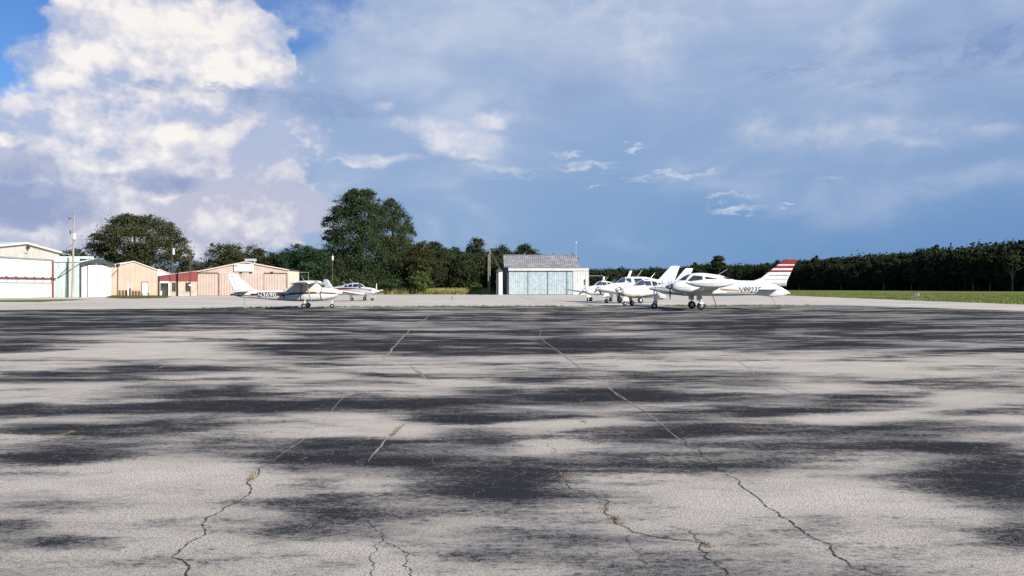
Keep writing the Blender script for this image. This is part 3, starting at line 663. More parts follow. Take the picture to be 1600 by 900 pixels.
# --- white hangar at the far left: its big door faces the apron
XF = -72.8
def zy(px, py, X=XF): Y = X / ((px - 800) / F); return gz(py, Y)
r = empty('hangar', (0, 0, 0), 0, 'off white hangar with big white door edged in red at far left', 'hangar')
wl = Wall((XF, 92), (XF, 124.5), flip=False)     # u from near to far, facing +X
if wl.n.x < 0: wl = Wall((XF, 92), (XF, 124.5), flip=True)
pk = 115.6 - 92
pz = zy(37, 379)
ze = zy(90, 394.0)
zt = gable(r, wl, 26, pz - (pz - ze) * pk / (wl.L - pk), ze, pz, pk, CREAMW, ROOFL, mat('cream trim', (.66, .62, .54), .5, .04), rib=.45, over=.3, fr=.3)
dz = zy(80, 407.5); du1 = (XF / ((79 - 800) / F)) - 92
d_ = MB(); wl.slab(d_, 1.5, du1, .03, dz, .05, .12); door = d_.build('hangar_door', WHT, r)
zb1 = zy(60, 435.5)
for k in range(6):
    uu = 1.5 + (du1 - 1.5) * (k + .5) / 6
for z0, z1 in ((.05, zb1 - .75), (zb1 + .22, dz - .02)):
    wl.ribbed('door_skin', 1.5, du1, z0, z1, WHT, door, rib=.5, rw=.04, rd=.025, o=.14, th=.02)
rr = MB(); wl.slab(rr, 1.2, du1 + .9, zb1 - .06, zb1 + .16, .15, .34); rr.build('door_truss_rail', mat('rusty red rail', (.20, .06, .06), .7, .3), r)
rr = MB(); wl.slab(rr, 1.4, du1, zb1 - .68, zb1 - .58, .15, .25)
rr.build('lower_rail', mat('grey blue rail', (.30, .36, .40), .6, .1), r)
for k in range(14):
    uu = 1.8 + (du1 - 2.0) * k / 13
    MB().bar(wl.p(uu, zb1 - .6, .2), wl.p(uu + .5, zb1 - .02, .24), .03).build('truss_brace', mat('rusty red rail', (.20, .06, .06), .7, .3), r)
    bb = MB(); wl.slab(bb, uu - .12, uu + .12, zb1 + .14, zb1 + .3, .16, .3); bb.build('rail_roller', TRIM, r)
rr = MB(); wl.slab(rr, du1, du1 + .55, 0, dz + .12, .05, .2); rr.build('door_jamb', mat('red jamb', (.25, .05, .06), .6, .1), r)
rr = MB(); wl.slab(rr, 1.0, du1 + .5, dz, dz + .22, .05, .26); rr.build('door_header', mat('grey header', (.30, .29, .28), .6, .1), r)
rr = MB(); wl.slab(rr, du1 + 1.3, du1 + 2.2, .03, zb1 - .35, .05, .11); rr.build('side_door', WHT, r)
rr = MB(); c0 = wl.p(pk + .3, zy(37, 386.5), .08); rr.lathe([(0, .16), (.12, .2), (.35, .24), (.36, .02)], 'x', c0, 12); rr.bar(c0, (c0[0] + .25, c0[1] + .6, c0[2] + .15), .04); rr.build('floodlight', TRIM, r)
rr = MB(); wl.slab(rr, pk - .1, pk + .6, zy(37, 395.5), zy(37, 394.6), .05, .12); rr.build('light_bracket', mat('grey header', (.3, .29, .28)), r)

# --- mint hangar
YM = 127.0
r = empty('hangar', (0, 0, 0), 0, 'pale mint green hangar with dark gable soffit behind the utility pole', 'hangar')
wl = WallPx(126, 173.5, YM, 38); L = wl.L; U = wl.U; Z = wl.Z
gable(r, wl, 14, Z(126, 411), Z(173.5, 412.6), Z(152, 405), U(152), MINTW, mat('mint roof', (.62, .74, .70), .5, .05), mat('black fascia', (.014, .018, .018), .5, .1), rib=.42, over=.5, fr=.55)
mb = MB(); wl.slab(mb, U(137), L - .05, .05, Z(155, 414.2), .06, .12); dd = mb.build('hangar_door', MINTW, r)
for k in range(5):
    u0 = U(137) + .04 + k * (L - U(137) - .1) / 5; mb = MB(); wl.slab(mb, u0, u0 + (L - U(137) - .1) / 5 - .03, .08, Z(155, 414.6), .122, .15); mb.build('door_panel', MINTW, dd)
mb = MB(); wl.slab(mb, U(136.2), U(136.9), 0, Z(137, 413), .06, .18); mb.build('door_edge', TRIM, r)
mb = MB(); wl.slab(mb, 0, L, Z(155, 413.9), Z(155, 413.1), .06, .3); mb.build('door_track', TRIM, r)
mb = MB(); wl.slab(mb, -.1, .12, 0, Z(126, 411), .05, .14); mb.build('corner_post', TRIM, r)
mb = MB(); wl.slab(mb, U(149), U(149.4), 0, Z(149, 449), .16, .2); mb.build('door_handle_bar', STEEL, dd)
w2 = WallPx(78, 125.6, YM - 4, 12); w2.ribbed('lean_to_wall', 0, w2.L, 0, w2.Z(110, 409), MINT, r, rib=.62, rw=.09, rd=.05)
mb = MB(); w2.slab(mb, 0, w2.U(124), w2.Z(110, 409), w2.Z(110, 402.6), -.3, .25); mb.build('lean_to_fascia', MINTW, r)
mb = MB(); w2.slab(mb, 0, w2.U(128), w2.Z(110, 402.6), w2.Z(110, 399.0), -6, -4); mb.build('roof_parapet', MINTW, r)
for px in (106.3, 125):
    mb = MB(); w2.slab(mb, w2.U(px), w2.U(px) + .1, 0, w2.Z(px, 410), .03, .16); mb.build('downpipe', TRIM, r)
for (a, b) in (((90.5, 434), (106, 418)), ((90.5, 435), (124, 412.5))):
    MB().bar(w2.p(w2.U(a[0]), w2.Z(*a), .12), w2.p(w2.U(b[0]), w2.Z(*b), .12), .05).build('roof_shadow_bar', TRIM, r)  # dark bars added to draw the neighbouring hangar roof's diagonal shadow on the wall

# --- tan building
YT = 134.0
r = empty('metal_building', (0, 0, 0), 0, 'tan metal building with a small white door behind a row of brown stubs', 'building')
wl = WallPx(168, 246.3, YT, 36); L = wl.L; U = wl.U; Z = wl.Z
gable(r, wl, 14, Z(168, 417.5), Z(246, 422.2), Z(209, 408.6), U(209), TAN, ROOFL, mat('pale trim', (.60, .54, .47), .6, .05), rib=.9, over=.15, fr=.16)
mb = MB(); wl.slab(mb, U(222), U(230.5), .15, Z(226, 441), .04, .09); dr = mb.build('door', WHT, r)
mb = MB(); wl.slab(mb, U(221.3), U(222), .1, Z(226, 440.5), .04, .14); wl.slab(mb, U(230.5), U(231.2), .1, Z(226, 440.5), .04, .14); wl.slab(mb, U(221.3), U(231.2), Z(226, 441), Z(226, 440), .05, .2); mb.build('door_frame', TRIM, dr)
MB().bar(wl.p(U(229.6), 1.05, .09), wl.p(U(229.6), 1.05, .15), .03).build('door_handle', STEEL, dr)
MB().path([wl.p(U(183.2), 0, .15), wl.p(U(184.2), Z(184, 413.5), .15)], .05).path([wl.p(U(184), Z(184, 421), .15), wl.p(U(174.5), Z(174.5, 431), .15)], .05).build('conduit', TRIM, r)
mb = MB(); c0 = wl.p(U(184.5), Z(184, 413.5), .2); mb.box(c0[0] - .25, c0[0] + .3, c0[1] - .3, c0[1] + .1, c0[2] - .15, c0[2] + .12).bar(c0, (c0[0], c0[1], c0[2] + .35), .05); mb.build('wall_lamp', TRIM, r)
STUB = mat('brown stub', (.20, .11, .075), .9, .2)
for k, px in enumerate((187, 192.3, 197.2, 203.2, 208.2, 212.8, 217.6)):
    h_ = 1.15 if k < 3 else (1.45 if k == 3 else 1.05)
    o = MB().lathe([(0, .2), (h_ * .8, .2), (h_ * .93, .16), (h_, .05)], 'z', (0, 0, 0), 12).build('post', STUB)
    Yp = wl.Y(px) - 3; o.location = (gx(px, Yp), Yp, 0)
    tag(o, ('leftmost brown wooden post in front of the tan building', 'brown post second from the left in front of the tan building', 'brown post touching the left side of the slim white post', 'tallest brown wooden post, just right of the slim white post',
            'brown post just right of the tallest brown post', 'brown post second from the right in front of the tan building', 'brown post nearest the white door of the tan building')[k], 'post', 'brown posts in front of the tan building')
Yp = wl.Y(200) - 3.6
o = MB().lathe([(0, .13), (2.1, .12), (2.12, .2), (2.3, .2), (2.32, .03)], 'z', (0, 0, 0), 12).build('white_post', mat('white post paint', (.75, .74, .7), .5)); o.location = (gx(199.8, Yp), Yp, 0)
tag(o, 'slim white post with dark cap among the brown posts', 'post')
Yp = wl.Y(227) - 2
r = empty('bench', (gx(227, Yp), Yp, 0), R(36), 'low dark bench in front of the white door of the tan building', 'bench')
MB().box(-.65, .65, -.25, .25, .55, .62).build('seat', TRIM, r)
for sx in (-1, 1): MB().box(sx * .5 - .05, sx * .5 + .05, -.22, .22, 0, .55).build('leg', TRIM, r)

# --- small white building
YW = 144.0
r = empty('metal_building', (0, 0, 0), 0, 'small white gabled building between the tan and the red fronted building', 'building')
wl = WallPx(240, 266, YW, 30); U = wl.U; Z = wl.Z
gable(r, wl, 9, Z(240, 424), Z(266, 428.5), Z(249, 421), U(249), mat('white siding', (.78, .76, .72), .6, .04, streak=.06), ROOFL, PINKL, rib=.5, over=.12, fr=.16)

# --- red fronted office
YR = 141.0
r = empty('office_building', (0, 0, 0), 0, 'low beige office with a dark red upper band and two windows', 'building')
wl = WallPx(249.3, 308.2, YR, 27); L = wl.L; U3 = wl.U; Z = wl.Z
zr0, zr1 = Z(249.3, 431.5), Z(308, 424.0)
zt3 = lambda u: zr0 + (zr1 - zr0) * min(1, u / U3(300))
z_top = Z(280, 439.5)
wl.ribbed('red_band', 0, L, z_top, zt3, REDW, r, rib=.45, rw=.05, rd=.025, o=.12)
mb = MB()
wins = [(U3(268.5), U3(274.5)), (U3(289.5), U3(296.5))]; zw0, zw1 = Z(280, 456), Z(280, 441.5)
segs = [U3(264.5), wins[0][0], wins[0][1], wins[1][0], wins[1][1], L]
for i in (0, 2, 4): wl.slab(mb, segs[i], segs[i + 1], 0, z_top, -.2, .05)
for a, b in wins: wl.slab(mb, a, b, 0, zw0, -.2, .05); wl.slab(mb, a, b, zw1, z_top, -.2, .05)
mb.build('front_wall', STUC, r)
for a, b in wins:
    mb = MB(); wl.slab(mb, a, b, zw0, zw1, -.15, -.11); wn = mb.build('window', GLS, r)
    mb = MB()
    for x0, x1, z0, z1 in ((a, a + .07, zw0, zw1), (b - .07, b, zw0, zw1), (a, b, zw1 - .07, zw1), (a, b, zw0, zw0 + .07), ((a + b) / 2 - .03, (a + b) / 2 + .03, zw0, zw1)): wl.slab(mb, x0, x1, z0, z1, -.108, -.05)
    mb.build('frame', mat('brown frame', (.14, .10, .08), .6), wn)
    mb = MB(); wl.slab(mb, a - .08, b + .08, zw0 - .1, zw0, .051, .14); mb.build('sill', PINKL, wn)
mb = MB(); wl.slab(mb, 0, .15, 0, z_top, -2.2, .05); mb.build('porch_wall', STUC, r)
mb = MB(); wl.slab(mb, 0, U3(264.5), 0, z_top, -2.4, -2.2); mb.build('porch_back_wall', mat('white porch wall', (.74, .73, .7), .6, .04), r)
mb = MB(); wl.slab(mb, U3(250.3), U3(264.5), Z(257, 442.3), z_top, -.05, .14); mb.build('porch_beam', WHT, r)
mb = MB(); wl.slab(mb, U3(263.2), U3(264.6), 0, z_top, -.06, .13); mb.build('porch_post', WHT, r)
mb = MB(); wl.slab(mb, U3(276.3), U3(278.1), 0, Z(277, 425.5), .16, .4); mb.build('pilaster', mat('dark maroon post', (.07, .02, .02), .6), r)
mb = MB(); wl.slab(mb, U3(264.8), U3(266), z_top, Z(265, 430), .16, .25); mb.build('band_joint', MAR, r)
ribbed_roof('roof', wl.p(-.2, zr0 + .06, .3), wl.p(-.2, zr0 + .06, -9), wl.p(L, zr1 + .1, -9), wl.p(L, zr1 + .1, .3), mat('pale roof', (.55, .48, .44), .6, .1), r, 14)
mb = MB(); wl.slab(mb, 0, L, 0, zr0 - .1, -9, -8.9); wl.slab(mb, 0, .1, 0, zr0 - .1, -8.9, -2.4); wl.slab(mb, L - .1, L, 0, zr0 - .1, -8.9, -.2); mb.build('rear_walls', STUC, r)

# --- pink hangar
YP = 147.0
r = empty('hangar', (0, 0, 0), 0, 'wide faded pink hangar with ribbed sliding doors and a white sign over them', 'hangar')
wl = WallPx(308.5, 450, YP, 18); L = wl.L; U4 = wl.U; Z = wl.Z
gable(r, wl, 20, Z(308.5, 424.3), Z(450, 421.8), Z(383, 409.3), U4(383), PINK, mat('pinkish roof', (.50, .44, .41), .55, .1, metal=.2), PINKL, rib=.47, over=.22, fr=.2)
zh = Z(380, 427.4)
for (a, b, oo) in ((309.6, 341, .12), (343, 377, .06), (377.5, 412, .06), (413, 447.5, .12)):
    wl.ribbed('sliding_door', U4(a), U4(b), .04, zh, PINK, r, rib=.5, rw=.07, rd=.08, o=oo + .03, th=.05)
for (a, b) in ((309, 341.5), (412.5, 448.5)):
    mb = MB(); wl.slab(mb, U4(a), U4(b), zh, zh + .16, .05, .28); mb.build('door_track', TRIM, r)
mb = MB(); wl.slab(mb, U4(341.2), U4(342.4), 0, zh, .1, .22); mb.build('door_edge', mat('brown edge', (.16, .06, .05), .7), r)
mb = MB(); wl.slab(mb, U4(341.5), U4(412.5), zh, zh + .18, .05, .16); mb.build('door_header', PINKL, r)
mb = MB(); wl.slab(mb, U4(447.8), U4(448.6), 0, zh, .05, .2); mb.build('corner_trim', TRIM, r)
sx0, sx1, sz0, sz1 = U4(366), U4(396), Z(381, 424), Z(381, 412.8)
mb = MB(); wl.slab(mb, sx0, sx1, sz0, sz1, .28, .36); sg = mb.build('sign_board', mat('white sign', (.78, .78, .76), .5, .03), r)
FAINT = mat('faded sign lettering', (.50, .55, .56), .7, .2, 8)
rnd = random.Random(11)
for row, (z_, hh) in enumerate(((.76, .13), (.46, .12), (.18, .12))):          # lettering too faded to read: worn strokes only
    mb = MB(); u = .18 if row == 0 else .06
    while u < .93:
        wd_ = rnd.uniform(.010, .020)
        if rnd.random() > .14: wl.slab(mb, sx0 + (sx1 - sx0) * u, sx0 + (sx1 - sx0) * (u + wd_ * .8), sz0 + (sz1 - sz0) * z_, sz0 + (sz1 - sz0) * (z_ + hh * rnd.uniform(.7, 1)), .362, .365)
        u += wd_ + .012
    tag(mb.build('faded_lettering', FAINT, sg), kind='stuff')
eu, ez = sx0 + .32, sz1 - .35; pyd('emblem', [wl.p(eu - .28, ez + .25, .37), wl.p(eu + .25, ez + .25, .37), wl.p(eu + .22, ez - .1, .37), wl.p(eu, ez - .3, .37), wl.p(eu - .24, ez - .1, .37)], [(0, 1, 2, 3, 4)], mat('emblem grey', (.22, .25, .26), .6), sg)
for px, z_ in ((376.5, 425.3), (392, 425.3), (424.5, 425.6)):
    c0 = wl.p(U4(px), Z(px, z_), .3); MB().box(c0[0] - .22, c0[0] + .22, c0[1] - .12, c0[1] + .25, c0[2] - .13, c0[2] + .13).build('flood_lamp', TRIM, r)
YV = YP + 9; rv = MB().box(gx(383.5, YV), gx(399, YV), YV - .4, YV + .8, gz(408, YV), gz(404.3, YV)).build('roof_ventilator', ROOFL, r)
for px in (386, 392, 397): MB().lathe([(gz(412, YV), .22), (gz(408, YV), .22)], 'z', (gx(px, YV), YV + .2, 0), 10).build('ventilator_leg', STEEL, rv)
w3 = WallPx(450.3, 467.3, wl.Y(450) + .5, 18); mb = MB(); w3.slab(mb, 0, w3.L, 0, w3.Z(460, 423), -8, 0); mb.build('side_annex', PINKL, r)
roofslab('annex_roof', [w3.p(-.1, w3.Z(460, 422) + .1, .25), w3.p(w3.L + .2, w3.Z(460, 422.6), .25), w3.p(w3.L + .2, w3.Z(460, 422.6), -8.2), w3.p(-.1, w3.Z(460, 422) + .1, -8.2)], .12, TRIM, r)
MB().path([w3.p(w3.L, w3.Z(467, 425.5), .05), w3.p(w3.L + 1.8, w3.Z(467, 425.5), .05), w3.p(w3.L + 1.8, 0, .05)], .05).build('pipe_frame', STEEL, r)

# --- grey roofed hangar
YG = 170.0
r = empty('hangar', (0, 0, 0), 0, 'old hangar with steep weathered grey roof and pale blue grey sliding doors', 'hangar')
wl = Wall(at(794.5, YG)[:2], at(920, YG)[:2]); L = wl.L; U5 = lambda px: gx(px, YG) - gx(794.5, YG)
zf = gz(418.5, YG)
wl.ribbed('fascia_panel', 0, L, gz(423, YG), gz(418.2, YG), OLDW, r, rib=.55, rw=.06, rd=.03, o=.25)
for i, (a, b) in enumerate(((795.4, 824.2), (825.4, 855), (856.2, 885), (886.4, 895.2))):
    wl.ribbed('sliding_door', U5(a), U5(b), .06, gz(424.2, YG), BLUEG, r, rib=.42, rw=.07, rd=.04, o=.0)
mb = MB(); wl.slab(mb, 0, U5(895.5), 0, gz(423, YG), -.5, -.4); mb.build('door_opening', DARK, r)
mb = MB(); wl.slab(mb, 0, U5(895.5), gz(423.9, YG), gz(423, YG), .05, .2); mb.build('door_track', TRIM, r)
wl.ribbed('right_wall', U5(895.6), L, 0, gz(423, YG), OLDW, r, rib=.62, rw=.08, rd=.05, o=.1)
mb = MB(); wl.slab(mb, U5(912.6), U5(914.2), gz(445, YG), gz(436.5, YG), .16, .2); mb.build('wall_slit_window', DARK, r)
a = wl.p(0, 0, 0); b_ = (gx(785.5, YG + 3), YG + 16)
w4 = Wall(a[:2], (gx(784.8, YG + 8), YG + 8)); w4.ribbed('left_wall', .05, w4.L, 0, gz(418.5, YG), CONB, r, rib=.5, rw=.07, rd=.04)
mb = MB(); wl.slab(mb, L - .1, L, 0, gz(423, YG), -9, -.1); mb.build('right_side_wall', OLDW, r)
wl.slab(MB(), 0, 1, 0, 1, 0, 1)
roofslab('lean_to_roof', [wl.p(-.2, gz(418, YG) + .05, .4), wl.p(L + .1, gz(418, YG) + .05, .4), wl.p(L + .1, gz(417, YG) + .1, -4), wl.p(-.5, gz(417, YG) + .1, -4)], .1, mat('old roof edge', (.26, .26, .25), .7), r)
YG2 = YG + 4
ribbed_roof('main_roof', (gx(787.5, YG2), YG2, gz(417.3, YG2)), (gx(905.5, YG2), YG2, gz(417.3, YG2)), (gx(902, YG2 + 6), YG2 + 6, gz(398.5, YG2 + 6)), (gx(786.5, YG2 + 6), YG2 + 6, gz(398.5, YG2 + 6)), ROOFG, r, 38, rd=.06)
ribbed_roof('rear_roof', (gx(787.5, YG2 + 12), YG2 + 12, gz(417.3, YG2)), (gx(905.5, YG2 + 12), YG2 + 12, gz(417.3, YG2)), (gx(902, YG2 + 6), YG2 + 6, gz(398.5, YG2 + 6) - .01), (gx(786.5, YG2 + 6), YG2 + 6, gz(398.5, YG2 + 6) - .01), ROOFG, r, 38, rd=.06)
for px in (787.6, 903):
    xx = gx(px, YG2 + 3) + (.15 if px < 800 else -.35)
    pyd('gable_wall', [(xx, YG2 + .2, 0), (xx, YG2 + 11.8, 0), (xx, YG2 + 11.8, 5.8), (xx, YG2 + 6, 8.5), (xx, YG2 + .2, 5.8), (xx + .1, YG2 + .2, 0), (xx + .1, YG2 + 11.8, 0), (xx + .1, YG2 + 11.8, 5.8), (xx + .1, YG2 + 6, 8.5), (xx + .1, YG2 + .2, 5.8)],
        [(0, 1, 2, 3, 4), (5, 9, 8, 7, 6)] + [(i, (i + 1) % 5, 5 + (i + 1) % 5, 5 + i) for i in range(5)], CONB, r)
for px, h_ in ((819.5, .45), (865, .5), (894.5, .5)):
    zr = gz(398.6, YG2 + 6); MB().lathe([(zr - .1, .12), (zr + h_ * .6, .12), (zr + h_ * .62, .2), (zr + h_, .03)], 'z', (gx(px, YG2 + 6), YG2 + 6, 0), 10).build('roof_vent', STEEL if px < 850 else TRIM, r)
mb = MB(); mb.box(gx(786.5, YG2 + 6), gx(902, YG2 + 6), YG2 + 5.8, YG2 + 6.2, gz(398.5, YG2 + 6) + .02, gz(398.5, YG2 + 6) + .1); mb.build('ridge_cap', STEEL, r)
# shed behind
r = empty('shed', (0, 0, 0), 0, 'narrow white and brown shed at the left side of the grey roofed hangar', 'shed')
YS = 167.0
MB().box(gx(779, YS), gx(785, YS), YS, YS + 4, 0, gz(424, YS)).build('wall', mat('white shed wall', (.66, .67, .64), .6, .1, streak=.2), r)
MB().box(gx(775.5, YS), gx(778.9, YS), YS + .2, YS + 4, 0, gz(424, YS)).build('side_panel', mat('grey shed wall', (.10, .10, .10), .8), r)
pyd('roof', [(gx(775, YS), YS - .2, gz(424, YS)), (gx(786, YS), YS - .2, gz(424, YS)), (gx(780, YS), YS + 2, gz(417, YS)), (gx(775, YS), YS + 4.2, gz(424, YS)), (gx(786, YS), YS + 4.2, gz(424, YS))], [(0, 1, 2), (0, 2, 3), (1, 4, 2), (3, 2, 4), (0, 3, 4, 1)], mat('brown shed roof', (.10, .06, .05), .8), r)

# ================================================================ POLES, MASTS, SIGNS
def pole(px, pyt, Y, label, m, r0=.16, r1=.1, extra=None, lean=0.0):
    x = gx(px, Y); H = gz(pyt, Y); rt = empty('utility_pole', (x, Y, 0), 0, label, 'utility pole')
    MB().bar((0, 0, -.3), (lean, 0, H), r0, r1, 12).build('pole', m, rt)
    if extra: extra(rt, H, lean)
    return rt, H
def ex1(rt, H, ln):
    MB().lathe([(H - 3.9, .05), (H - 3.85, .24), (H - 3.0, .24), (H - 2.9, .18), (H - 2.85, .05)], 'z', (.36, -.05, 0), 14).build('transformer', mat('transformer grey', (.66, .67, .66), .4), rt)
    MB().bar((0, 0, H - .55), (-.55, 0, H - .5), .04).bar((-.5, 0, H - .8), (-.5, 0, H - .35), .06).build('cross_arm', TRIM, rt)
    MB().bar((-.3, 0, H - 3.0), (-.3, 0, H - 2.4), .09).bar((-.3, 0, H - 2.7), (0, 0, H - 2.7), .03).build('fuse_cutout', TRIM, rt)
    MB().bar((0, 0, H), (0, 0, H + .3), .03).build('pole_top_pin', TRIM, rt)
    MB().path([(.3, 0, H - 4), (.05, -.2, H - 4.8), (-.6, -.3, H - 5.2), (-1.2, 0, H - 6.0), (-1.5, 0, H - 7.4)], .022).build('service_wire', WIRE, rt)
p1, h1 = pole(112.8, 336, 122, 'tall grey wooden utility pole with transformer in front of the mint hangar', WOODP, .19, .13, ex1, lean=.3)
def ex2(rt, H, ln):
    MB().lathe([(H - 2.6, .05), (H - 2.55, .2), (H - 1.9, .24), (H - 1.2, .1)], 'z', (.35, -.1, 0), 12).build('transformer', mat('transformer grey', (.66, .67, .66), .4), rt)
    MB().bar((-.3, 0, H - .2), (.6, 0, H + .05), .035).build('cross_arm', TRIM, rt)
p2, h2 = pole(268.8, 378.5, 158, 'brown utility pole with white transformer in front of the big oak', WOODB, .15, .11, ex2)
p3, h3 = pole(297.2, 391, 139, 'bare slim brown pole rising in front of the red banded office', WOODB, .11, .08, lambda rt, H, ln: MB().box(-.18, .2, -.2, -.1, gz(447, 139), gz(444, 139)).build('notice_plate', WHT, rt))
def ex4(rt, H, ln):
    MB().lathe([(H - 1.5, .06), (H - 1.45, .2), (H - .6, .22), (H - .5, .05)], 'z', (.1, -.3, 0), 12).build('transformer', mat('transformer grey', (.66, .67, .66), .4), rt)
p4, h4 = pole(519.5, 396, 164, 'slim dark pole with small white transformer in front of the big dark tree', WOODB, .12, .09, ex4)
def ex5(rt, H, ln):
    MB().bar((0, 0, H - .5), (-1.2, 0, H - .6), .04).build('cross_arm', STEEL, rt)
    MB().bar((0, 0, H * .87), (gx(783, 176) - gx(765.3, 172), 4, gz(423, 176)), .035).build('guy_wire', mat('pale wire', (.3, .3, .3), .6), rt)
p5, h5 = pole(765.3, 380, 172, 'taller pale utility pole at the edge of the tall grass beside the shed', WOODP, .13, .09, ex5)
p6, h6 = pole(762.8, 397, 173.5, 'shorter pole standing right beside the taller pale utility pole', WOODP, .10, .08)
rt = empty('radio_mast', (gx(900, 178), 178, 0), 0, 'slim grey radio mast behind the right end of the grey roofed hangar', 'mast')
H = gz(380, 178); MB().bar((0, 0, 0), (0, 0, H * .6), .09, .07).bar((0, 0, H * .6), (0, 0, H), .05, .035).build('mast_tube', mat('galvanised mast', (.45, .50, .55), .5), rt)
MB().bar((0, 0, gz(404, 178)), (.75, 0, gz(404, 178)), .03).bar((.7, 0, gz(405.5, 178)), (.7, 0, gz(402.5, 178)), .09).build('antenna_arm', TRIM, rt)
MB().lathe([(H, .1), (H + .35, .1)], 'z', (0, 0, 0), 8).build('mast_tip', WHT, rt)
rt = empty('horizontal_bar', (0, 0, 0), 0, 'thin grey pipe rail reaching right from the old hangar', 'pipe rail')
MB().bar((gx(920, 171), 171, gz(431, 171)), (gx(943, 171), 171, gz(431, 171)), .06).build('rail', STEEL, rt)
MB().bar((gx(942, 171), 171, gz(431, 171)), (gx(942, 171), 171, 0), .05).build('rail_post', STEEL, rt)
ys = 88.0
rt = empty('airfield_sign', (gx(1425.5, ys), ys, 0), 0, 'small round dark red marker on a short leg in the grass field', 'sign')
MB().lathe([(-.03, .17), (.03, .17)], 'y', (0, 0, .85), 18).build('sign_disc', MAR, rt)
MB().lathe([(-.045, .09), (-.032, .09)], 'y', (0, 0, .82), 14).build('sign_centre', mat('pinkish white', (.22, .12, .13), .6), rt)
MB().bar((-.08, 0, 0), (-.08, 0, .75), .015).bar((.09, 0, 0), (.09, 0, .75), .015).build('leg', STEEL, rt)
rt = empty('airfield_sign_box', (gx(1433, ys), ys + .1, 0), 0, 'small grey box sign beside the round red marker in the field', 'sign')
MB().box(-.27, .17, -.05, .05, .62, .92).build('sign_face', mat('grey sign face', (.09, .115, .13), .5), rt)
MB().box(.18, .27, -.06, .06, .58, .96).build('sign_edge', STEEL, rt)
MB().bar((-.1, 0, 0), (-.1, 0, .62), .02).bar((.12, 0, 0), (.12, 0, .62), .02).build('leg', STEEL, rt)

# ================================================================ AIRCRAFT
# --- white high-wing single on the left
sp = dict(ex=2.6,
  fus=[(2.46, .98, 1.38, .26), (2.36, .86, 1.45, .38), (2.1, .72, 1.52, .44), (1.33, .58, 1.60, .50), (1.15, .56, 1.64, .52), (.75, .53, 1.98, .54), (.35, .52, 2.08, .55), (-.4, .52, 2.08, .53), (-.75, .53, 1.98, .50), (-1.15, .55, 1.66, .45), (-1.6, .58, 1.42, .40), (-2.86, .67, 1.36, .27), (-4.0, .77, 1.33, .17), (-4.8, .84, 1.30, .09), (-5.35, .95, 1.22, .03)],
  wtk=.16, wing=[(.0, .92, -.62, 2.02), (2.6, .92, -.62, 1.97), (5.2, .88, -.44, 1.86), (5.42, .62, -.30, 1.82, .07)],
  stab=[(.05, -4.2, -5.25, 1.30), (1.65, -4.5, -5.2, 1.30)],
  fin=[(1.28, -3.3, -5.35, 0), (1.45, -3.9, -5.4, 0), (2.5, -5.05, -5.82, 0), (2.6, -5.15, -5.75, 0, .04)],
  stripes=[([(2.36, 1.08), (2.36, 1.16), (1.2, 1.24), (-.8, 1.22), (-1.6, 1.17), (-4.1, 1.12), (-4.1, 1.02), (-4.9, 1.04), (-5.2, 1.0), (-4.9, .88), (-3.5, .86), (-1.6, .96), (-.6, 1.06), (1.2, 1.13)], MAR), ([(2.3, 1.19), (1.2, 1.275), (-.6, 1.26), (-.6, 1.275), (1.2, 1.29), (2.3, 1.205)], MAR), ([(-.6, .98), (-1.4, .88), (-4.6, .83), (-1.4, .86)], MAR)],
  windows=[],
  seams=[((1.22, .6), (1.2, 1.6)), ((-.72, .58), (-.75, 1.4)), ((.58, .62), (.6, 1.38)), ((-1.55, .62), (-1.6, 1.38)), ((-3.2, .75), (-3.2, 1.3))],
  finseams=[((-5.0, 1.4), (-5.5, 2.48)), ((-5.1, 2.42), (-5.75, 2.42))],
  antennas=[((-.1, 0, 2.1), (-.35, 0, 2.45), .012), ((-5.2, 0, 2.6), (-5.3, 0, 2.78), .015)])
A1 = empty('parked_airplane', (gx(478, 59.5), 59.5, 0), R(7), 'white high wing airplane with maroon stripe lettered N3690L, canvas over its windscreen', 'airplane')
bf, bn = airframe(A1, sp)
for s in (-1, 1):
    decal('number_panel', bf, [(-3.62, .86), (-3.62, 1.22), (-1.5, 1.24), (-1.5, .92)], s, MAR, A1, off=.010)
    side_text('N3690L', bf, -3.56, -1.92, .88, 1.20, s, PW, A1, off=.018, bold=.012)
    MB().bar((.45, s * .55, .62), (.38, s * 2.75, 1.95), .045, .035, 8).build('wing_strut', PW, A1)
    gear(A1, 0, s * 1.2, .62, .20, .15, yt=s * .4, lr=.05)
    decal('window_cover', bf, [(1.36, 1.60), (1.18, 1.70), (.80, 2.02), (.4, 2.12), (-.4, 2.12), (-.85, 1.98), (-1.2, 1.70), (-1.56, 1.48), (-1.56, 1.06), (-.9, 1.22), (0, 1.26), (.75, 1.26), (1.02, 1.12), (1.12, 1.25)], s, CANV, A1, off=.025)
    for xs_ in (-1.57, -.30): decal('cover_strap', bf, [(xs_ - .025, .56), (xs_ + .025, .56), (xs_ + .025, 2.0 if xs_ > -1 else 1.42), (xs_ - .025, 2.0 if xs_ > -1 else 1.42)], s, TRIM, A1, off=.035)
    decal('cover_strap', bf, [(1.24, .60), (1.28, .60), (1.17, 1.1), (1.30, 1.60), (1.25, 1.62), (1.12, 1.1)], s, TRIM, A1, off=.035)
    # red wing-root / tip trim on the near leading edge
    v, f = surf([(s * 5.3, .88, -.4, 1.85), (s * 5.47, .7, -.3, 1.82, .1)], tk=.16); pyd('wing_tip', v, f, MAR, A1, True)
gear(A1, 1.98, 0, .75, .17, .13, scissor=True)
propeller(A1, 2.48, 0, 1.2, .92, 2, R(80), BLK, PW, .15, .28)
MB().lathe([(0, .05), (-.22, .07), (-.3, .03)], 'x', (-5.32, 0, 1.05), 10).build('tail_cone', MAR, A1, True)

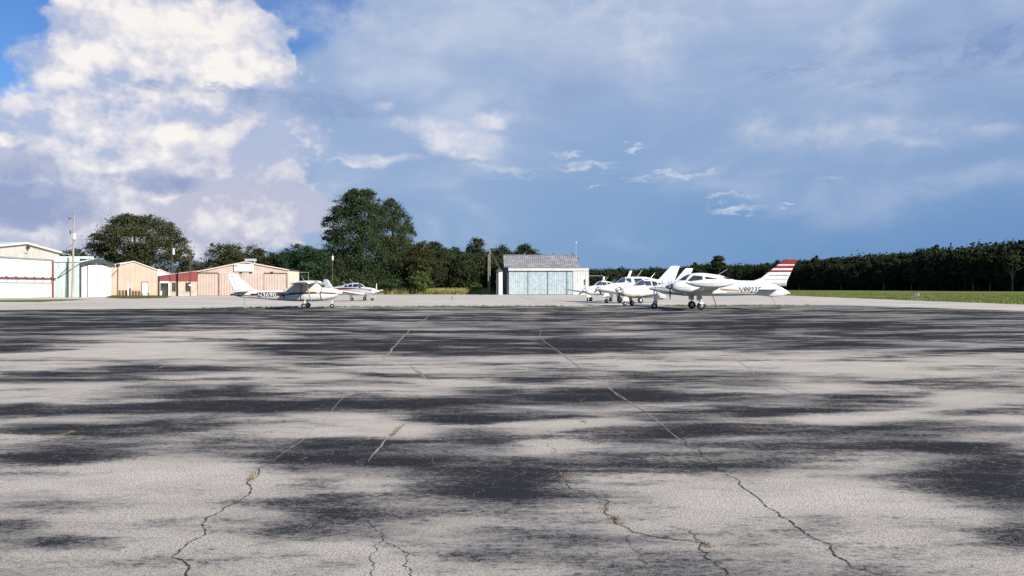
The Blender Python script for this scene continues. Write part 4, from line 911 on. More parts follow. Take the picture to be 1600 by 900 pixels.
# --- red and white low-wing single behind it
def single(name, px, Y, rz, label, paint, sp_extra, wing_m=None, nosedoor=True, blades=2, ph=5, scale=1.0):
    sp = dict(paint=paint, ex=2.4,
      fus=[(2.55, 1.02, 1.42, .22), (2.45, .93, 1.52, .34), (2.2, .84, 1.60, .44), (1.6, .74, 1.70, .52), (.98, .70, 1.78, .56), (.55, .68, 2.06, .58), (.1, .68, 2.24, .59), (-.5, .68, 2.28, .58), (-1.3, .72, 2.20, .54), (-2.0, .78, 2.04, .46), (-2.8, .88, 1.86, .34), (-3.8, 1.0, 1.72, .22), (-4.8, 1.14, 1.58, .10), (-5.25, 1.24, 1.48, .03)],
      wing=[(.25, 1.35, -.75, .86, .15), (.8, 1.0, -.75, .87), (5.0, .62, -.42, 1.32), (5.1, .45, -.35, 1.34, .06)],
      stab=[(.05, -4.05, -5.05, 1.50), (1.85, -4.4, -5.1, 1.52)],
      fin=[(1.55, -3.2, -5.05, 0), (1.75, -3.9, -5.1, 0), (2.65, -4.55, -5.35, 0), (2.72, -4.7, -5.3, 0, .04)],
      windows=[('windscreen', [(1.06, 1.77), (.6, 2.10), (.15, 2.24), (.32, 1.76)]), ('side_window', [(.24, 1.74), (.22, 2.12), (-.45, 2.14), (-.45, 1.74)]), ('side_window', [(-.58, 1.74), (-.58, 2.13), (-1.2, 2.06), (-1.2, 1.74)]), ('side_window', [(-1.33, 1.74), (-1.33, 2.03), (-1.85, 1.92), (-1.75, 1.74)])],
      seams=[((1.05, .75), (1.02, 1.72)), ((.28, .85), (.28, 1.7)), ((-.5, .85), (-.5, 1.7)), ((-2.4, .9), (-2.4, 1.85))], finseams=[((-4.5, 1.75), (-5.0, 2.64))],
      antennas=[((-.7, 0, 2.25), (-1.35, 0, 2.85), .014), ((-1.9, .15, 2.0), (-2.5, .15, 2.5), .011), ((-1.9, -.15, 2.0), (-2.4, -.15, 2.45), .011)])
    sp.update(sp_extra)
    rt = empty(name, (gx(px, Y), Y, 0), rz, label, 'airplane'); rt.scale = (scale,) * 3
    bf, bn = airframe(rt, sp)
    for s in (-1, 1):
        gear(rt, 0, s * 1.45, 1.0, .24, .17, door=(.22, -.22, .42, .85, s * .16)); 
    gear(rt, 2.05, 0, .95, .20, .14, scissor=True, door=(1.9, 2.3, .5, .82, .14))
    propeller(rt, 2.6, 0, 1.22, .98, blades, R(ph), sp.get('prop_m', BLK), sp.get('spin_m', PW), .17, .36)
    return rt, bf
E, bfe = single('parked_airplane', 560, 92.5, R(-22), 'white low wing airplane with red nose top and stripes, parked behind the high wing one', PW, dict(
    prop_m=PW, wing_top=None,
    stripes=[([(2.5, 1.30), (2.46, 1.54), (1.6, 1.72), (1.02, 1.79), (.36, 1.74), (.3, 1.56), (1.4, 1.42)], RED), ([(.2, 1.60), (-1.9, 1.66), (-4.6, 1.50), (-4.6, 1.36), (-1.9, 1.42), (.2, 1.52)], RED), ([(2.4, 1.26), (0.2, 1.44), (0.2, 1.48), (2.4, 1.32)], MAR)]), scale=.94)
for s in (-1, 1):
    v, f = surf([(s * .85, .72, -.73, .862, .135), (s * 4.9, .40, -.40, 1.302, .135)], tk=.135, cam=.3)
    pyd('red_wing_panel', v, f, MAR, E, True)
# --- cream single in front of the twins
B, bfb = single('parked_airplane', 1005, 66.3, R(180 + 33), 'cream low wing single engine airplane, nearest of those left of the striped tail twin', PB, dict(
    spin_m=STEEL, prop_m=BLK, stripes=[([(2.45, 1.30), (1.0, 1.36), (-4.8, 1.42), (-4.8, 1.44), (1.0, 1.385), (2.45, 1.325)], GOLD)],
    fin=[(1.55, -2.6, -5.05, 0), (1.8, -3.3, -5.1, 0), (3.25, -5.0, -6.0, 0), (3.32, -5.15, -5.95, 0, .04)]), ph=12)
# --- far white single at the left end
D, bfd = single('parked_airplane', 938.5, 88, R(180 + 42), 'white single engine airplane at the left end of the right hand group', PW, dict(
    spin_m=STEEL, prop_m=STEEL, blades=[(-.3, -.55, 2.2, 2.75, .22)],
    stripes=[([(2.4, 1.20), (0, 1.24), (-4.8, 1.40), (-4.8, 1.43), (0, 1.27), (2.4, 1.23)], mat('grey trim', (.35, .35, .36), .4))]), ph=3, blades=3, scale=1.03)
# --- white twin with square cabin windows
spC = dict(ex=2.5,
  fus=[(3.75, 1.42, 1.56, .06), (3.45, 1.22, 1.72, .3), (2.8, 1.06, 1.86, .48), (2.0, .98, 2.0, .58), (1.55, .96, 2.1, .62), (1.0, .95, 2.5, .65), (.5, .94, 2.66, .66), (-.6, .94, 2.70, .66), (-1.8, .95, 2.68, .62), (-2.8, 1.0, 2.52, .52), (-3.8, 1.1, 2.3, .36), (-4.8, 1.3, 2.15, .2), (-5.5, 1.55, 2.05, .05)],
  wing=[(.25, 1.35, -.85, 1.1, .15), (.9, 1.1, -.85, 1.13), (5.9, .55, -.5, 1.62), (6.0, .4, -.4, 1.64, .06)],
  stab=[(.05, -4.2, -5.4, 1.85), (2.6, -4.6, -5.4, 1.85)],
  fin=[(2.0, -2.6, -5.4, 0), (2.5, -3.6, -5.6, 0), (3.75, -5.0, -6.15, 0), (3.85, -5.15, -6.15, 0, .05)],
  windows=[('windscreen', [(1.62, 2.08), (1.1, 2.52), (.7, 2.62), (.95, 2.08)]), ('side_window', [(.85, 2.08), (.7, 2.5), (.15, 2.52), (.15, 2.08)]), ('side_window', [(-.15, 2.08), (-.15, 2.5), (-1.15, 2.5), (-1.15, 2.08)]), ('side_window', [(-1.45, 2.08), (-1.45, 2.48), (-2.25, 2.42), (-2.3, 2.12)])],
  seams=[((1.6, 1.1), (1.6, 2.05)), ((-2.4, 1.1), (-2.4, 2.0)), ((-.0, 1.1), (-.0, 2.5))], finseams=[((-4.9, 2.2), (-5.7, 3.75))],
  stripes=[([(3.3, 1.52), (0, 1.62), (-5.0, 1.85), (-5.0, 1.88), (0, 1.66), (3.3, 1.55)], mat('grey trim', (.35, .35, .36), .4))],
  antennas=[((-.9, 0, 2.68), (-1.5, 0, 3.4), .02), ((-5.0, .0, 3.45), (-4.75, 0, 3.5), .02)], blades=[(.3, .0, 2.65, 3.3, .32)])
Cc = empty('parked_airplane', (gx(984, 79), 79, 0), R(180 + 24), 'white twin engine airplane with square cabin windows in the middle of the group', 'airplane')
airframe(Cc, spC)
for s in (-1, 1):
    nv, nf = loft([(2.5, 1.18, 1.62, .2), (2.42, 1.12, 1.7, .3), (2.1, 1.06, 1.78, .38), (1.2, 1.0, 1.8, .42), (.4, 1.0, 1.7, .4), (-.6, 1.06, 1.5, .28), (-1.4, 1.2, 1.4, .06)], yc=s * 1.95)
    nac = pyd('engine_nacelle', nv, nf, PW, Cc, True); propeller(nac, 2.55, s * 1.95, 1.4, .98, 3, R(8), BLK, STEEL, .17, .4)
    gear(Cc, 0, s * 1.95, 1.1, .30, .2, door=(.3, -.3, .5, 1.0, s * .2))
gear(Cc, 2.75, 0, 1.15, .22, .16, scissor=True, door=(2.6, 3.1, .55, 1.0, .15), lm=mat('cream leg', (.66, .64, .5), .5))

# --- nearest twin with the striped fin
spA = dict(ex=2.35,
  fus=[(3.42, 1.46, 1.56, .04), (3.25, 1.40, 1.64, .14), (2.92, 1.30, 1.76, .28), (2.22, 1.13, 1.96, .46), (1.43, 1.04, 2.10, .57), (1.2, 1.02, 2.18, .59), (.92, 1.0, 2.38, .62), (.45, .99, 2.60, .64), (-.33, .98, 2.66, .64), (-1.12, .97, 2.58, .60), (-1.82, .97, 2.46, .54), (-2.43, .98, 2.24, .47), (-2.9, 1.0, 2.12, .42), (-4.3, 1.02, 2.08, .28), (-5.0, .96, 2.0, .2), (-5.45, .91, 1.9, .15), (-6.1, .98, 1.62, .09), (-6.6, 1.12, 1.3, .03), (-6.75, 1.16, 1.2, .015)],
  wing=[(.25, 1.15, -.85, 1.08, .15), (.9, 1.0, -.85, 1.12), (5.0, .55, -.62, 1.62), (5.3, .52, -.62, 1.68, .12)],
  stab=[(.05, -4.45, -5.75, 1.42), (2.55, -4.95, -5.75, 1.44), (2.65, -5.1, -5.7, 1.44, .04)],
  fin=[(1.7, -3.7, -6.45, 0), (2.05, -4.0, -6.5, 0), (2.28, -4.65, -6.6, 0), (3.56, -6.22, -7.2, 0), (3.62, -6.4, -7.25, 0, .03)],
  windows=[('windscreen', [(1.42, 2.13), (1.1, 2.3), (.62, 2.52), (.42, 2.56), (.62, 2.4), (.85, 2.12)]), ('side_window', [(.72, 2.08), (.3, 2.46), (-.35, 2.40), (-.35, 2.16), (.1, 2.1), (.4, 2.04)]), ('side_window', [(-.55, 2.38), (-1.6, 2.18), (-.55, 2.2)]), ('rear_window', [(-1.95, 2.36), (-2.5, 2.18), (-2.2, 2.17), (-1.9, 2.26)])],
  stripes=[([(-1.6, 1.52), (-2.6, 1.44), (-2.95, 1.42), (-2.95, 1.38), (-1.6, 1.36)], GOLD), ([(-.3, 1.42), (-2.95, 1.365), (-2.95, 1.385), (-.3, 1.445)], BRN), ([(-2.4, 1.90), (-5.6, 1.80), (-5.6, 1.82), (-2.4, 1.925)], GOLD), ([(3.0, 1.60), (.9, 1.50), (.9, 1.47), (3.0, 1.57)], BRN)],
  finstripes=[([(-5.15, 2.455), (-5.22, 2.50), (-6.72, 2.50), (-6.70, 2.455)], BRN), ([(-4.82, 2.14), (-4.82, 2.165), (-6.56, 2.165), (-6.54, 2.14)], BRN), ([(-4.4, 1.87), (-4.4, 1.885), (-6.48, 1.885), (-6.48, 1.87)], mat('grey trim', (.35, .35, .36)))],
  seams=[((1.5, 1.1), (1.48, 2.05)), ((-2.6, 1.05), (-2.6, 2.12)), ((.9, 1.5), (3.1, 1.62))],
  antennas=[((-1.55, 0, 2.5), (-2.25, 0, 2.92), .014), ((-6.7, 0, 3.6), (-6.7, 0, 3.75), .012)])
Aa = empty('parked_airplane', (gx(1088, 56.3), 56.3, 0), R(177.5), 'white twin engine airplane lettered N9923F with red and white striped fin and tip tanks', 'airplane')
bfa, bna = airframe(Aa, spA)
fin_o = [c_ for c_ in Aa.children if c_.name.startswith('fin')][0]
for z0, z1 in ((3.27, 3.63), (2.99, 3.18), (2.71, 2.85)):
    le = lambda z: -4.65 - (z - 2.28) / 1.28 * 1.57; te = lambda z: -6.6 - (z - 2.28) / 1.28 * .6
    v, f = surf([(z0, le(z0) + .015, te(z0) - .01, 0), (z1, le(z1) + .015, te(z1) - .01, 0)], True, tk=.105); pyd('fin_stripe', v, f, RED, fin_o)
for s in (-1, 1):
    side_text('N9923F', bfa, -4.60, -2.86, 1.22, 1.62, s, BRN, Aa, off=.012, bold=.012, shear=.30)
    tv, tf = loft([(1.75, 1.88, 1.92, .02), (1.6, 1.80, 1.97, .10), (1.2, 1.66, 2.04, .21), (.6, 1.56, 2.08, .28), (-.1, 1.54, 2.08, .29), (-.7, 1.60, 2.03, .24), (-1.2, 1.74, 1.98, .13), (-1.65, 1.87, 1.92, .015)], ex=2.0, yc=s * 5.42)
    tank = pyd('tip_tank', tv, tf, PW, Aa, True); bt = bvh(tv, tf)
    decal('tank_stripe', bt, [(1.5, 1.84), (.2, 1.82), (-1.4, 1.86), (-1.4, 1.885), (.2, 1.86), (1.5, 1.865)], s, GOLD, tank, off=.006)
    nv, nf = loft([(2.08, 1.42, 1.84, .22), (2.02, 1.36, 1.90, .32), (1.8, 1.28, 2.0, .40), (1.3, 1.20, 2.08, .44), (.8, 1.14, 2.04, .44), (.2, 1.08, 1.86, .40), (-.6, 1.06, 1.56, .32), (-1.4, 1.14, 1.40, .14), (-1.75, 1.22, 1.32, .02)], yc=s * 1.85)
    nac = pyd('engine_nacelle', nv, nf, PW, Aa, True); bnn = bvh(nv, nf)
    for (xa, za, xb, zb) in ((1.75, 1.60, .6, 1.64), (1.6, 1.3, 1.6, 2.0), (.9, 1.2, .9, 2.0)):
        d = Vector((xb - xa, zb - za)).normalized(); nx, nz = -d.y * .008, d.x * .008
        decal('cowl_seam', bnn, [(xa + nx, za + nz), (xb + nx, zb + nz), (xb - nx, zb - nz), (xa - nx, za - nz)], s, mat('seam', (.2, .19, .18), .7), nac, off=.004, step=.3)
    MB().lathe([(2.085, .17), (2.12, .17)], 'x', (0, s * 1.85, 1.64), 16).build('cowl_opening', BLK, nac)
    propeller(nac, 2.16, s * 1.85, 1.63, .93, 3, R(180) if s > 0 else R(0), BLK, STEEL, .17, .36)
    gear(Aa, 0, s * 1.75, 1.25, .29, .20, door=(.2, -.2, .42, .56, s * .17), lr=.075)
    MB().box(-.12, .28, s * 1.52 - .012, s * 1.52 + .012, .68, 1.2).build('gear_door', PW, Aa)
    MB().bar((-.55, s * 2.6, 1.28), (-.9, s * 2.9, .02), .03).build('tie_down_strut', TRIM, Aa)
gear(Aa, 3.05, 0, 1.42, .23, .17, scissor=True, lm=PW)
for s in (-1, 1): pyd('nose_gear_door', [(2.9, s * .2, 1.28), (2.2, s * .2, 1.15), (2.28, s * .34, .76), (2.62, s * .34, .7), (2.9, s * .22, 1.28), (2.2, s * .22, 1.15), (2.28, s * .36, .76), (2.62, s * .36, .7)], [(0, 1, 2, 3), (4, 7, 6, 5), (0, 4, 5, 1), (1, 5, 6, 2), (2, 6, 7, 3), (3, 7, 4, 0)], PG, Aa)
def rope(label, p0, p1, m=ROPE, r_=.014):
    a, b = Vector(p0), Vector(p1); o = MB().path([tuple(a), tuple(a.lerp(b, .5) + Vector((.02, 0, -.03))), tuple(b)], r_).build('tie_down_rope', m); tag(o, label, 'rope'); return o
Mx = Aa.matrix_basis.copy(); q0 = Matrix.Translation(Aa.location) @ Matrix.Rotation(R(177.5), 4, 'Z')
t0 = q0 @ Vector((-5.35, 0, .92)); rope('tie down rope under the tail of the airplane with the striped fin', t0, (t0.x + .38, t0.y - .5, .02), r_=.012)
q1 = Matrix.Translation(A1.location) @ Matrix.Rotation(R(7), 4, 'Z')
t0 = q1 @ Vector((-4.6, 0, .84)); rope('tie down rope hanging from the tail of the high wing airplane', t0, (t0.x + .02, t0.y, .01), r_=.016)
t0 = q1 @ Vector((.1, -2.7, 1.95)); rope('dark tie down rope from the near wing of the high wing airplane', t0, (t0.x + .05, t0.y + .2, .01), TRIM, .016)
t1 = tuft_mesh('tie_down_weeds', [(gx(1207, 57) + rnd.uniform(-.3, .5), 57 + rnd.uniform(-.4, .2), 0) for i in range(26)] + [(gx(1064, 66) + rnd.uniform(-.3, .3), 66, 0) for i in range(12)], .2, 10, mat('fresh weed', (.09, .16, .03), .9, .2), .06, .012, 9); tag(t1, 'bright green weeds at the tie down under the striped tail', 'weeds')

# ================================================================ TREES
def leafmat(name, c1, c2, c3):
    def nb(t):
        oc = t.n('ShaderNodeTexCoord').outputs['Object']; tn = t.n('ShaderNodeAttribute', attribute_name='tint').outputs['Fac']
        oi = t.n('ShaderNodeObjectInfo').outputs['Random']
        a = t.noise(oc, .35, 3, .6); g = t.mix(t.mr(a, .35, .65), c1, c2); g = t.mix(t.mr(tn, .6, 1.0, 0, .5), g, c3)
        g = t.mix(t.m('MULTIPLY', oi, .35), g, (.075, .068, .026))
        return t.n('ShaderNodeBsdfPrincipled', {'Base Color': g, 'Roughness': .7, 'Specular IOR Level': .12})
    return gmat(name, nb)
LF1 = leafmat('oak leaves', (.024, .034, .012), (.038, .050, .017), (.062, .074, .028))
LF2 = leafmat('dark broad leaves', (.016, .036, .015), (.026, .054, .020), (.045, .084, .032))
LF3 = leafmat('pine and hardwood leaves', (.020, .030, .013), (.034, .044, .017), (.056, .064, .028))
LF4 = leafmat('light green leaves', (.05, .085, .02), (.08, .12, .03), (.12, .16, .05))
BARK = mat('bark', (.10, .085, .07), .95, .3, 3, stretch=(3, 3, .5), bump=.5, bscale=8)
PALEB = mat('pale bark', (.30, .27, .23), .95, .3, 3)
def crown_mesh(name, lobes, n, leaf, seed, clump=26, cs=.16):
    """lobes: (x, y, z, rx, ry, rz). Leaves sit in clumps spread through the outer part of each lobe."""
    rs = np.random.RandomState(seed); L = np.array(lobes, float)
    wt = (L[:, 3] * L[:, 4] + L[:, 3] * L[:, 5] + L[:, 4] * L[:, 5]); wt /= wt.sum()
    nc = n // clump; li = rs.choice(len(L), nc, p=wt)
    d = rs.normal(size=(nc, 3)); d /= np.linalg.norm(d, axis=1)[:, None]; d[:, 2] = np.where(d[:, 2] < -.55, -d[:, 2], d[:, 2])
    rad = .62 + .42 * rs.rand(nc) ** .6
    cc = L[li, :3] + d * L[li, 3:6] * rad[:, None]
    csz = (L[li, 3:6].mean(1)) * cs * rs.uniform(.6, 1.5, nc) + .12
    N = nc * clump; ci = np.repeat(np.arange(nc), clump)
    off = rs.normal(size=(N, 3)) * csz[ci][:, None] * np.array([1, 1, .62])
    p = cc[ci] + off
    nr_ = rs.normal(size=(N, 3)) + d[ci] * .7 + np.array([0, 0, .45]); nr_ /= np.linalg.norm(nr_, axis=1)[:, None]
    t_ = np.cross(nr_, rs.normal(size=(N, 3))); t_ /= np.linalg.norm(t_, axis=1)[:, None]; b_ = np.cross(nr_, t_)
    s_ = leaf * rs.uniform(.6, 1.35, N)[:, None]
    v = np.stack([p - t_ * s_ * .5, p + b_ * s_ * .38, p + t_ * s_ * .55, p - b_ * s_ * .38], 1).reshape(-1, 3)
    me = bpy.data.meshes.new(name); me.vertices.add(N * 4); me.vertices.foreach_set('co', v.reshape(-1)); me.loops.add(N * 4); me.loops.foreach_set('vertex_index', np.arange(N * 4, dtype=np.int32))
    me.polygons.add(N); me.polygons.foreach_set('loop_start', np.arange(0, N * 4, 4, dtype=np.int32)); me.update(calc_edges=True)
    at_ = me.attributes.new('tint', 'FLOAT', 'FACE'); at_.data.foreach_set('value', (rs.rand(nc)[ci] * .6 + rs.rand(N) * .4).astype(np.float32))
    return me
def trunk_mesh(name, H, r0, lobes, seed, base=0.0):
    rs = random.Random(seed); mb = MB(); p = Vector((0, 0, base - .3)); top = Vector((rs.uniform(-.5, .5), rs.uniform(-.3, .3), H * .8))
    segs = 6; pr = p
    for i in range(1, segs + 1):
        q_ = p.lerp(top, i / segs) + Vector((rs.uniform(-.15, .15), rs.uniform(-.15, .15), 0)); mb.bar(pr, q_, r0 * (1 - .8 * (i - 1) / segs), r0 * (1 - .8 * i / segs), 8); pr = q_
    for lb in lobes:
        c_ = Vector(lb[:3]); a = p.lerp(top, min(.85, max(.15, (c_.z * .55) / (H * .8)))); m_ = a.lerp(c_, .5) + Vector((0, 0, -.3)); mb.bar(a, m_, r0 * .35, r0 * .22, 6).bar(m_, c_, r0 * .22, r0 * .08, 5)
        for k in range(3):
            e = c_ + Vector((rs.uniform(-1, 1) * lb[3], rs.uniform(-1, 1) * lb[4], rs.uniform(-.3, 1) * lb[5])) * .8; mb.bar(m_.lerp(c_, .6), e, r0 * .1, r0 * .03, 4)
    me = bpy.data.meshes.new(name); me.from_pydata(mb.v, [], mb.f); me.update(); return me
def lobes_round(H, Wd, seed, n=12, low=.28, squash=1.0, jit=.22, flat=.0):
    """uneven crown of n lobes inside an egg of height H and width Wd, bottom at low*H"""
    rs = random.Random(seed); out = []; zc = H * (low + (1 - low) * .48); rz = H * (1 - low) * .5; rx = Wd / 2
    for i in range(n):
        th = 2 * math.pi * i * .618 + rs.uniform(-.3, .3); u = -1 + 2 * (i + .5) / n; rr = math.sqrt(max(0, 1 - u * u)) * .62
        s = rs.uniform(.30, .46)
        out.append((rx * rr * math.cos(th) * (1 + rs.uniform(-jit, jit)), rx * rr * math.sin(th) * .9, zc + u * rz * .62 + rs.uniform(-.05, .05) * H, rx * s * 1.15, rx * s * 1.1, rz * s * squash))
    out.append((0, 0, zc - rz * .05, rx * .55, rx * .5, rz * .62)); return out
def tree(name, x, Y, H, Wd, label, group, m, seed, n=9000, leaf=.42, lobes=None, low=.25, r0=.35, cat='tree', jit=.22, nl=12, sky_bark=None):
    lb = lobes or lobes_round(H, Wd, seed, nl, low, jit=jit)
    rs_ = random.Random(seed + 500); ex_ = []; zt_ = max(q[2] + q[5] for q in lb)
    for q in lb:
        for j in range(3):
            a_, e_ = rs_.uniform(0, 6.28), rs_.uniform(-.2, 1.3); k_ = rs_.uniform(.22, .40)
            zc_ = q[2] + math.sin(e_) * q[5] * .95
            if zc_ + q[5] * k_ > zt_ + .4: continue
            ex_.append((q[0] + math.cos(a_) * math.cos(e_) * q[3] * 1.08, q[1] + math.sin(a_) * math.cos(e_) * q[4], zc_, q[3] * k_, q[4] * k_, q[5] * k_))
    lb = list(lb) + ex_
    rt = empty(name, (x, Y, 0), 0, label, cat, group)
    link('trunk', trunk_mesh('trunk', H, r0, lb[:len(lb) - len(ex_)], seed), sky_bark or BARK, rt, True)
    link('crown', crown_mesh('crown', lb, n, leaf, seed), m, rt); return rt
G1 = 'trees behind the hangars'
def T(px, pyt, wpx, Y, label, m, seed, **k):
    x = gx(px, Y); H = gz(pyt, Y); return tree(k.pop('name', 'broadleaf_tree'), x, Y, H, wpx / F * Y, label, G1, m, seed, **k)
# broad oak: domed crown from lobes measured off its outline
def LB(lst, Y, cx): return [((a - cx) / F * Y, dy, gz(b, Y), rx / F * Y, rx / F * Y * .9, rz / F * Y) for a, b, rx, rz, dy in lst]
YO = 168
T(213, 340, 150, YO, 'huge broad domed oak towering over the tan building', LF1, 21, name='oak_tree', n=44000, leaf=.30, r0=.8,
  lobes=LB([(200,358,30,18,0),(232,358,28,18,2),(176,370,24,16,0),(155,382,20,14,0),(144,390,14,10,1),(258,374,24,20,0),(276,390,18,18,0),(285,402,12,14,1),(215,380,34,24,-3),(250,398,30,24,-2),(185,394,28,16,-1),(160,398,18,12,0),(230,415,34,20,-2),(270,416,20,18,0),(225,350,18,12,0),(195,352,18,12,-1),(205,410,26,18,1),(180,415,22,16,1),(285,424,14,14,2)], YO, 213))
T(112, 389, 46, 185, 'small dark tree peeking over the mint hangar roof', LF1, 22, n=5000, leaf=.4)
T(92, 394, 30, 190, 'small tree just behind the off white hangar', LF1, 29, n=3000, leaf=.4)
T(66, 391, 34, 200, 'tree top barely showing above the off white hangar roof', LF1, 28, n=3000, leaf=.4)
T(310, 400, 50, 190, 'low dark tree behind the red banded office', LF1, 23, n=6000, leaf=.31, low=.05)
T(290, 412, 44, 182, 'low leafy tree right of the broad oak', LF2, 30, n=6000, leaf=.31, low=.05)
T(358, 377, 62, 180, 'loose crowned tree left of the pink hangar roof peak', LF1, 24, n=18000, leaf=.30, low=.1)
T(395, 383, 54, 184, 'rounded tree directly behind the pink hangar roof peak', LF3, 25, n=14000, leaf=.30, low=.1)
T(425, 389, 44, 180, 'smaller tree right of the pink hangar roof peak', LF1, 26, n=8000, leaf=.30, low=.1)
T(462, 376, 60, 176, 'dark tree behind the right end of the pink hangar', LF2, 27, n=19000, leaf=.30, low=.05)
T(493, 384, 50, 172, 'dark dense tree touching the left side of the tallest tree', LF2, 31, n=18000, leaf=.30, low=.03)
YB = 182
T(568, 297, 110, YB, 'tallest dark green tree in the centre of the treeline', LF2, 32, n=60000, leaf=.30, r0=.6,
  lobes=LB([(565,315,20,17,0),(540,322,16,14,0),(548,308,9,8,0),(530,338,18,15,0),(515,350,12,10,0),(522,372,16,13,0),(545,350,24,22,-2),(572,345,28,28,-3),(588,334,12,14,0),(560,380,34,28,-4),(535,392,24,20,-2),(580,400,32,26,-4),(545,420,32,26,-4),(520,408,20,20,0),(575,432,30,22,-4),(520,436,24,18,-2),(555,444,34,16,-5),(584,310,10,9,0),(552,303,8,7,0),(573,303,9,7,0)], YB, 568))
T(614, 313, 80, YB + 4, 'second tallest dark tree leaning against the right of the tallest one', LF2, 33, n=52000, leaf=.30, r0=.55,
  lobes=LB([(612,332,18,18,0),(600,345,20,20,-1),(626,350,16,18,0),(634,370,13,16,0),(608,372,28,26,-3),(625,392,24,22,-3),(600,400,26,24,-3),(640,400,16,18,0),(615,422,34,24,-4),(640,430,22,20,-2),(596,438,30,18,-4),(625,445,30,14,-5),(610,318,8,7,0),(638,352,6,8,0)], YB + 4, 614))
T(655, 371, 46, 178, 'medium tree stepping down right of the two tallest trees', LF1, 34, n=13000, leaf=.31, low=.02)
T(676, 378, 44, 181, 'lower tree between the tallest pair and the dark grove', LF3, 35, n=14000, leaf=.30, low=.02)
T(708, 380, 44, 196, 'dark tree left of the utility poles with ragged top', LF2, 36, n=18000, leaf=.31, low=.04)
T(741, 375, 50, 192, 'dark tree just left of the two utility poles', LF1, 37, n=19000, leaf=.31, low=.03)
T(782, 375, 50, 194, 'dark tree just right of the two utility poles', LF2, 38, n=19000, leaf=.31, low=.03)
T(817, 378, 48, 198, 'lighter green rounded tree rising above the grey hangar roof', LF1, 39, n=18000, leaf=.31, low=.1)
T(692, 390, 56, 187, 'low dense tree in the grove behind the tall grass', LF2, 40, n=14000, leaf=.30, low=.0)
T(726, 392, 58, 184, 'low leafy tree in front of the dark grove', LF1, 41, n=10000, leaf=.30, low=.0)
T(760, 390, 52, 186, 'low dark tree behind the two utility poles', LF2, 42, n=14000, leaf=.30, low=.0)
T(480, 412, 60, 168, 'low dark tree behind the pipe frame of the pink hangar', LF2, 43, n=10000, leaf=.36, low=.0)
T(655, 424, 34, 175, 'bright green young tree at the foot of the tallest trees', LF4, 44, n=7000, leaf=.3, low=.0, r0=.12, name='young_tree')
T(742, 442, 22, 176, 'bright green shrub at the edge of the tall grass', LF4, 45, n=4000, leaf=.3, low=.0, r0=.1, name='shrub', cat='shrub')
T(778, 447, 26, 176, 'low dark shrub beside the shed', LF2, 46, n=2500, leaf=.25, low=.0, r0=.08, name='shrub', cat='shrub')
T(512, 430, 44, 171, 'low dark bush under the tallest tree, behind the parked airplanes', LF2, 47, n=6000, leaf=.36, low=.0, r0=.15, name='shrub', cat='shrub')
T(560, 436, 60, 174, 'dark undergrowth bush behind the red nosed airplane', LF2, 48, n=7000, leaf=.36, low=.0, r0=.15, name='shrub', cat='shrub')
T(612, 436, 60, 177, 'dark undergrowth bush right of the red nosed airplane', LF2, 49, n=7000, leaf=.36, low=.0, r0=.15, name='shrub', cat='shrub')

# right-hand treeline: five crowns shared by many individual trees
protos = []
for k in range(5):
    H = 20; lb = lobes_round(H, [11, 13, 10, 12, 14][k], 70 + k, [12, 14, 11, 13, 15][k], [.02, .0, .12, .03, .0][k], jit=.35)
    rs_ = random.Random(k); lx = []
    for q in lb:
        for j in range(2):
            a_, e_ = rs_.uniform(0, 6.28), rs_.uniform(.1, 1.4); k_ = rs_.uniform(.25, .42)
            lx.append((q[0] + math.cos(a_) * math.cos(e_) * q[3] * 1.1, q[1] + math.sin(a_) * math.cos(e_) * q[4], q[2] + math.sin(e_) * q[5], q[3] * k_, q[4] * k_, q[5] * k_))
    protos.append((trunk_mesh('trunk', H, .3, lb, 60 + k), crown_mesh('crown', lb + lx, 13000, .62, 80 + k)))
for a, b in protos: a.materials.append(PALEB if a is protos[2][0] else BARK); b.materials.append(LF3)
def topline(px): return np.interp(px, [1080, 1105, 1120, 1135, 1180, 1240, 1300, 1360, 1420, 1480, 1540, 1600, 1680, 1800], [415, 412, 411, 413, 411, 408, 402, 396, 392, 386, 380, 374, 370, 364])
rnd = random.Random(99)
def lineY(px): return float(np.interp(px, [1060, 1100, 1240, 1600, 1900], [600, 560, 455, 318, 255]))
cnt = 0
for row in range(3):
    px = 1078 + row * 4
    while px < 1760:
        Y = lineY(px) + row * 9 + rnd.uniform(-3, 3); H = gz(float(topline(px)), Y) * (.95 + .06 * math.sin(px * .031) + .035 * math.sin(px * .083 + 1)) * rnd.choice((.92, .96, .98, 1.0, 1.02, 1.05)) * (.92 if row == 0 else 1.0)
        a, b = protos[rnd.randrange(5)]; sc = H / 20
        rt = bpy.data.objects.new('woodland_tree', None); COL.objects.link(rt); rt.location = (gx(px, Y), Y, 0); rt.rotation_euler = (0, 0, rnd.uniform(0, 6.28)); w_ = sc * rnd.uniform(.85, 1.2); rt.scale = (w_, w_, sc)
        tag(rt, 'tree in the long dark wood beyond the grass field at right', 'tree', 'trees of the wood beyond the field')
        for nm, me_ in (('trunk', a), ('crown', b)):
            c_ = bpy.data.objects.new(nm, me_); COL.objects.link(c_); c_.parent = rt
        cnt += 1; px += (8.5 * sc) / Y * F * rnd.uniform(.7, 1.15) * (1 if row == 0 else 1.15)
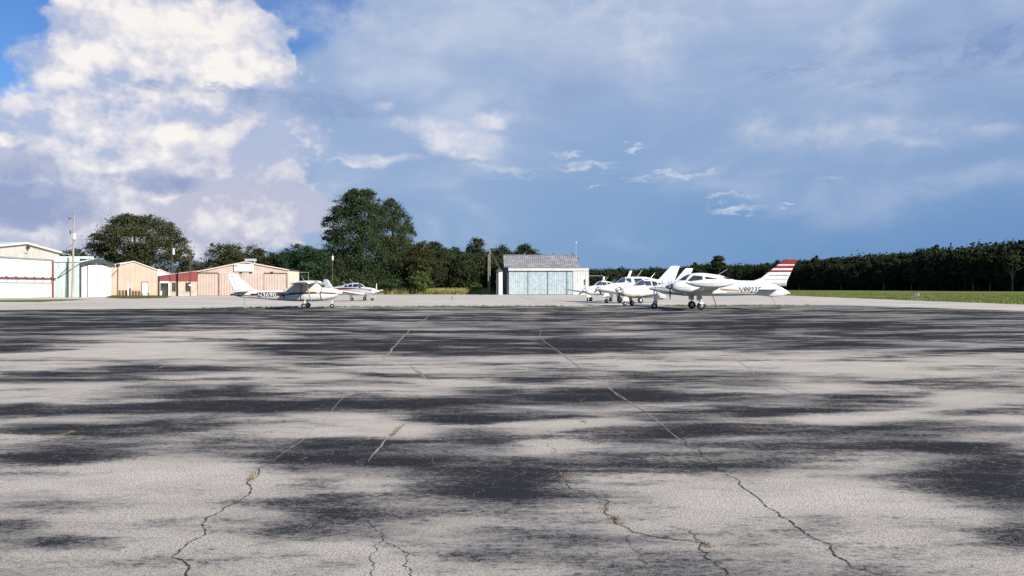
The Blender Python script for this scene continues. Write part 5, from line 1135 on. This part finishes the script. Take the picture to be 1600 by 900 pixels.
# pine standing above the others and the pale bare trunk at the wood's edge
tree('pine_tree', gx(1122, 548), 548, gz(402, 548), 9, 'thin tree with a small round top standing above the wood', 'trees of the wood beyond the field', LF3, 90, n=5000, leaf=.8, lobes=[(0, 0, gz(404.5, 548), 3.2, 3, 1.8), (1.5, 0, gz(407, 548), 2.5, 2, 1.5), (-2, 0, gz(411, 548), 3, 3, 2), (1, 0, gz(416, 548), 4, 3, 3)], r0=.3)
tree('pale_trunk_tree', gx(1582, 314), 314, gz(392, 314), 10, 'slender tree with a pale bare trunk at the edge of the wood', 'trees of the wood beyond the field', LF1, 91, n=4000, leaf=.55, low=.45, r0=.28, sky_bark=PALEB)
# far wood beyond the runway: a single mass of crowns
lb = []; rnd = random.Random(5)
for i in range(150):
    px = 880 + 230 * i / 149 + rnd.uniform(-3, 3); Y = rnd.uniform(700, 760); H = gz(float(np.interp(px, [880, 960, 1000, 1060, 1110], [424, 421.5, 421, 420, 414])), Y) * rnd.uniform(.82, 1.06)
    lb.append((gx(px, Y), Y, H * .72, 5.5, 5, H * .3)); lb.append((gx(px, Y), Y - 3, H * .32, 6, 5, H * .34))
o = link('far_wood', crown_mesh('far_wood', lb, 90000, 1.3, 6, clump=14, cs=.2), LF3); tag(o, 'distant dark wood on the horizon behind the parked airplanes', 'wood', kind='stuff')
# backing mass of undergrowth inside the right wood so no daylight shows between trunks
lb = []
for i in range(240):
    px = 1075 + 720 * i / 239; Y = lineY(px) + rnd.uniform(8, 30); H = gz(float(topline(px)), Y)
    lb.append((gx(px, Y), Y, H * .22, 6, 5, H * .26)); lb.append((gx(px, Y), Y, .8, 7, 5, 2.6)); lb.append((gx(px, Y), Y + 6, H * .60, 6, 5, H * .32))
o = link('woodland_undergrowth', crown_mesh('woodland_undergrowth', lb, 170000, 1.3, 8, clump=14, cs=.22), LF3); tag(o, 'dense undergrowth filling the wood beyond the grass field', 'undergrowth', kind='stuff')
lb = []
for i in range(90):
    px = 440 + 410 * i / 89; Y = rnd.uniform(200, 212); lb.append((gx(px, Y), Y, 2.6, 3, 2.5, 3.2)); lb.append((gx(px, Y), Y + 2, 6.0, 3, 2.5, 2.4))
o = link('grove_undergrowth', crown_mesh('grove_undergrowth', lb, 60000, .7, 9, clump=14, cs=.22), LF2); tag(o, 'dense undergrowth between the trees behind the hangars', 'undergrowth', kind='stuff')
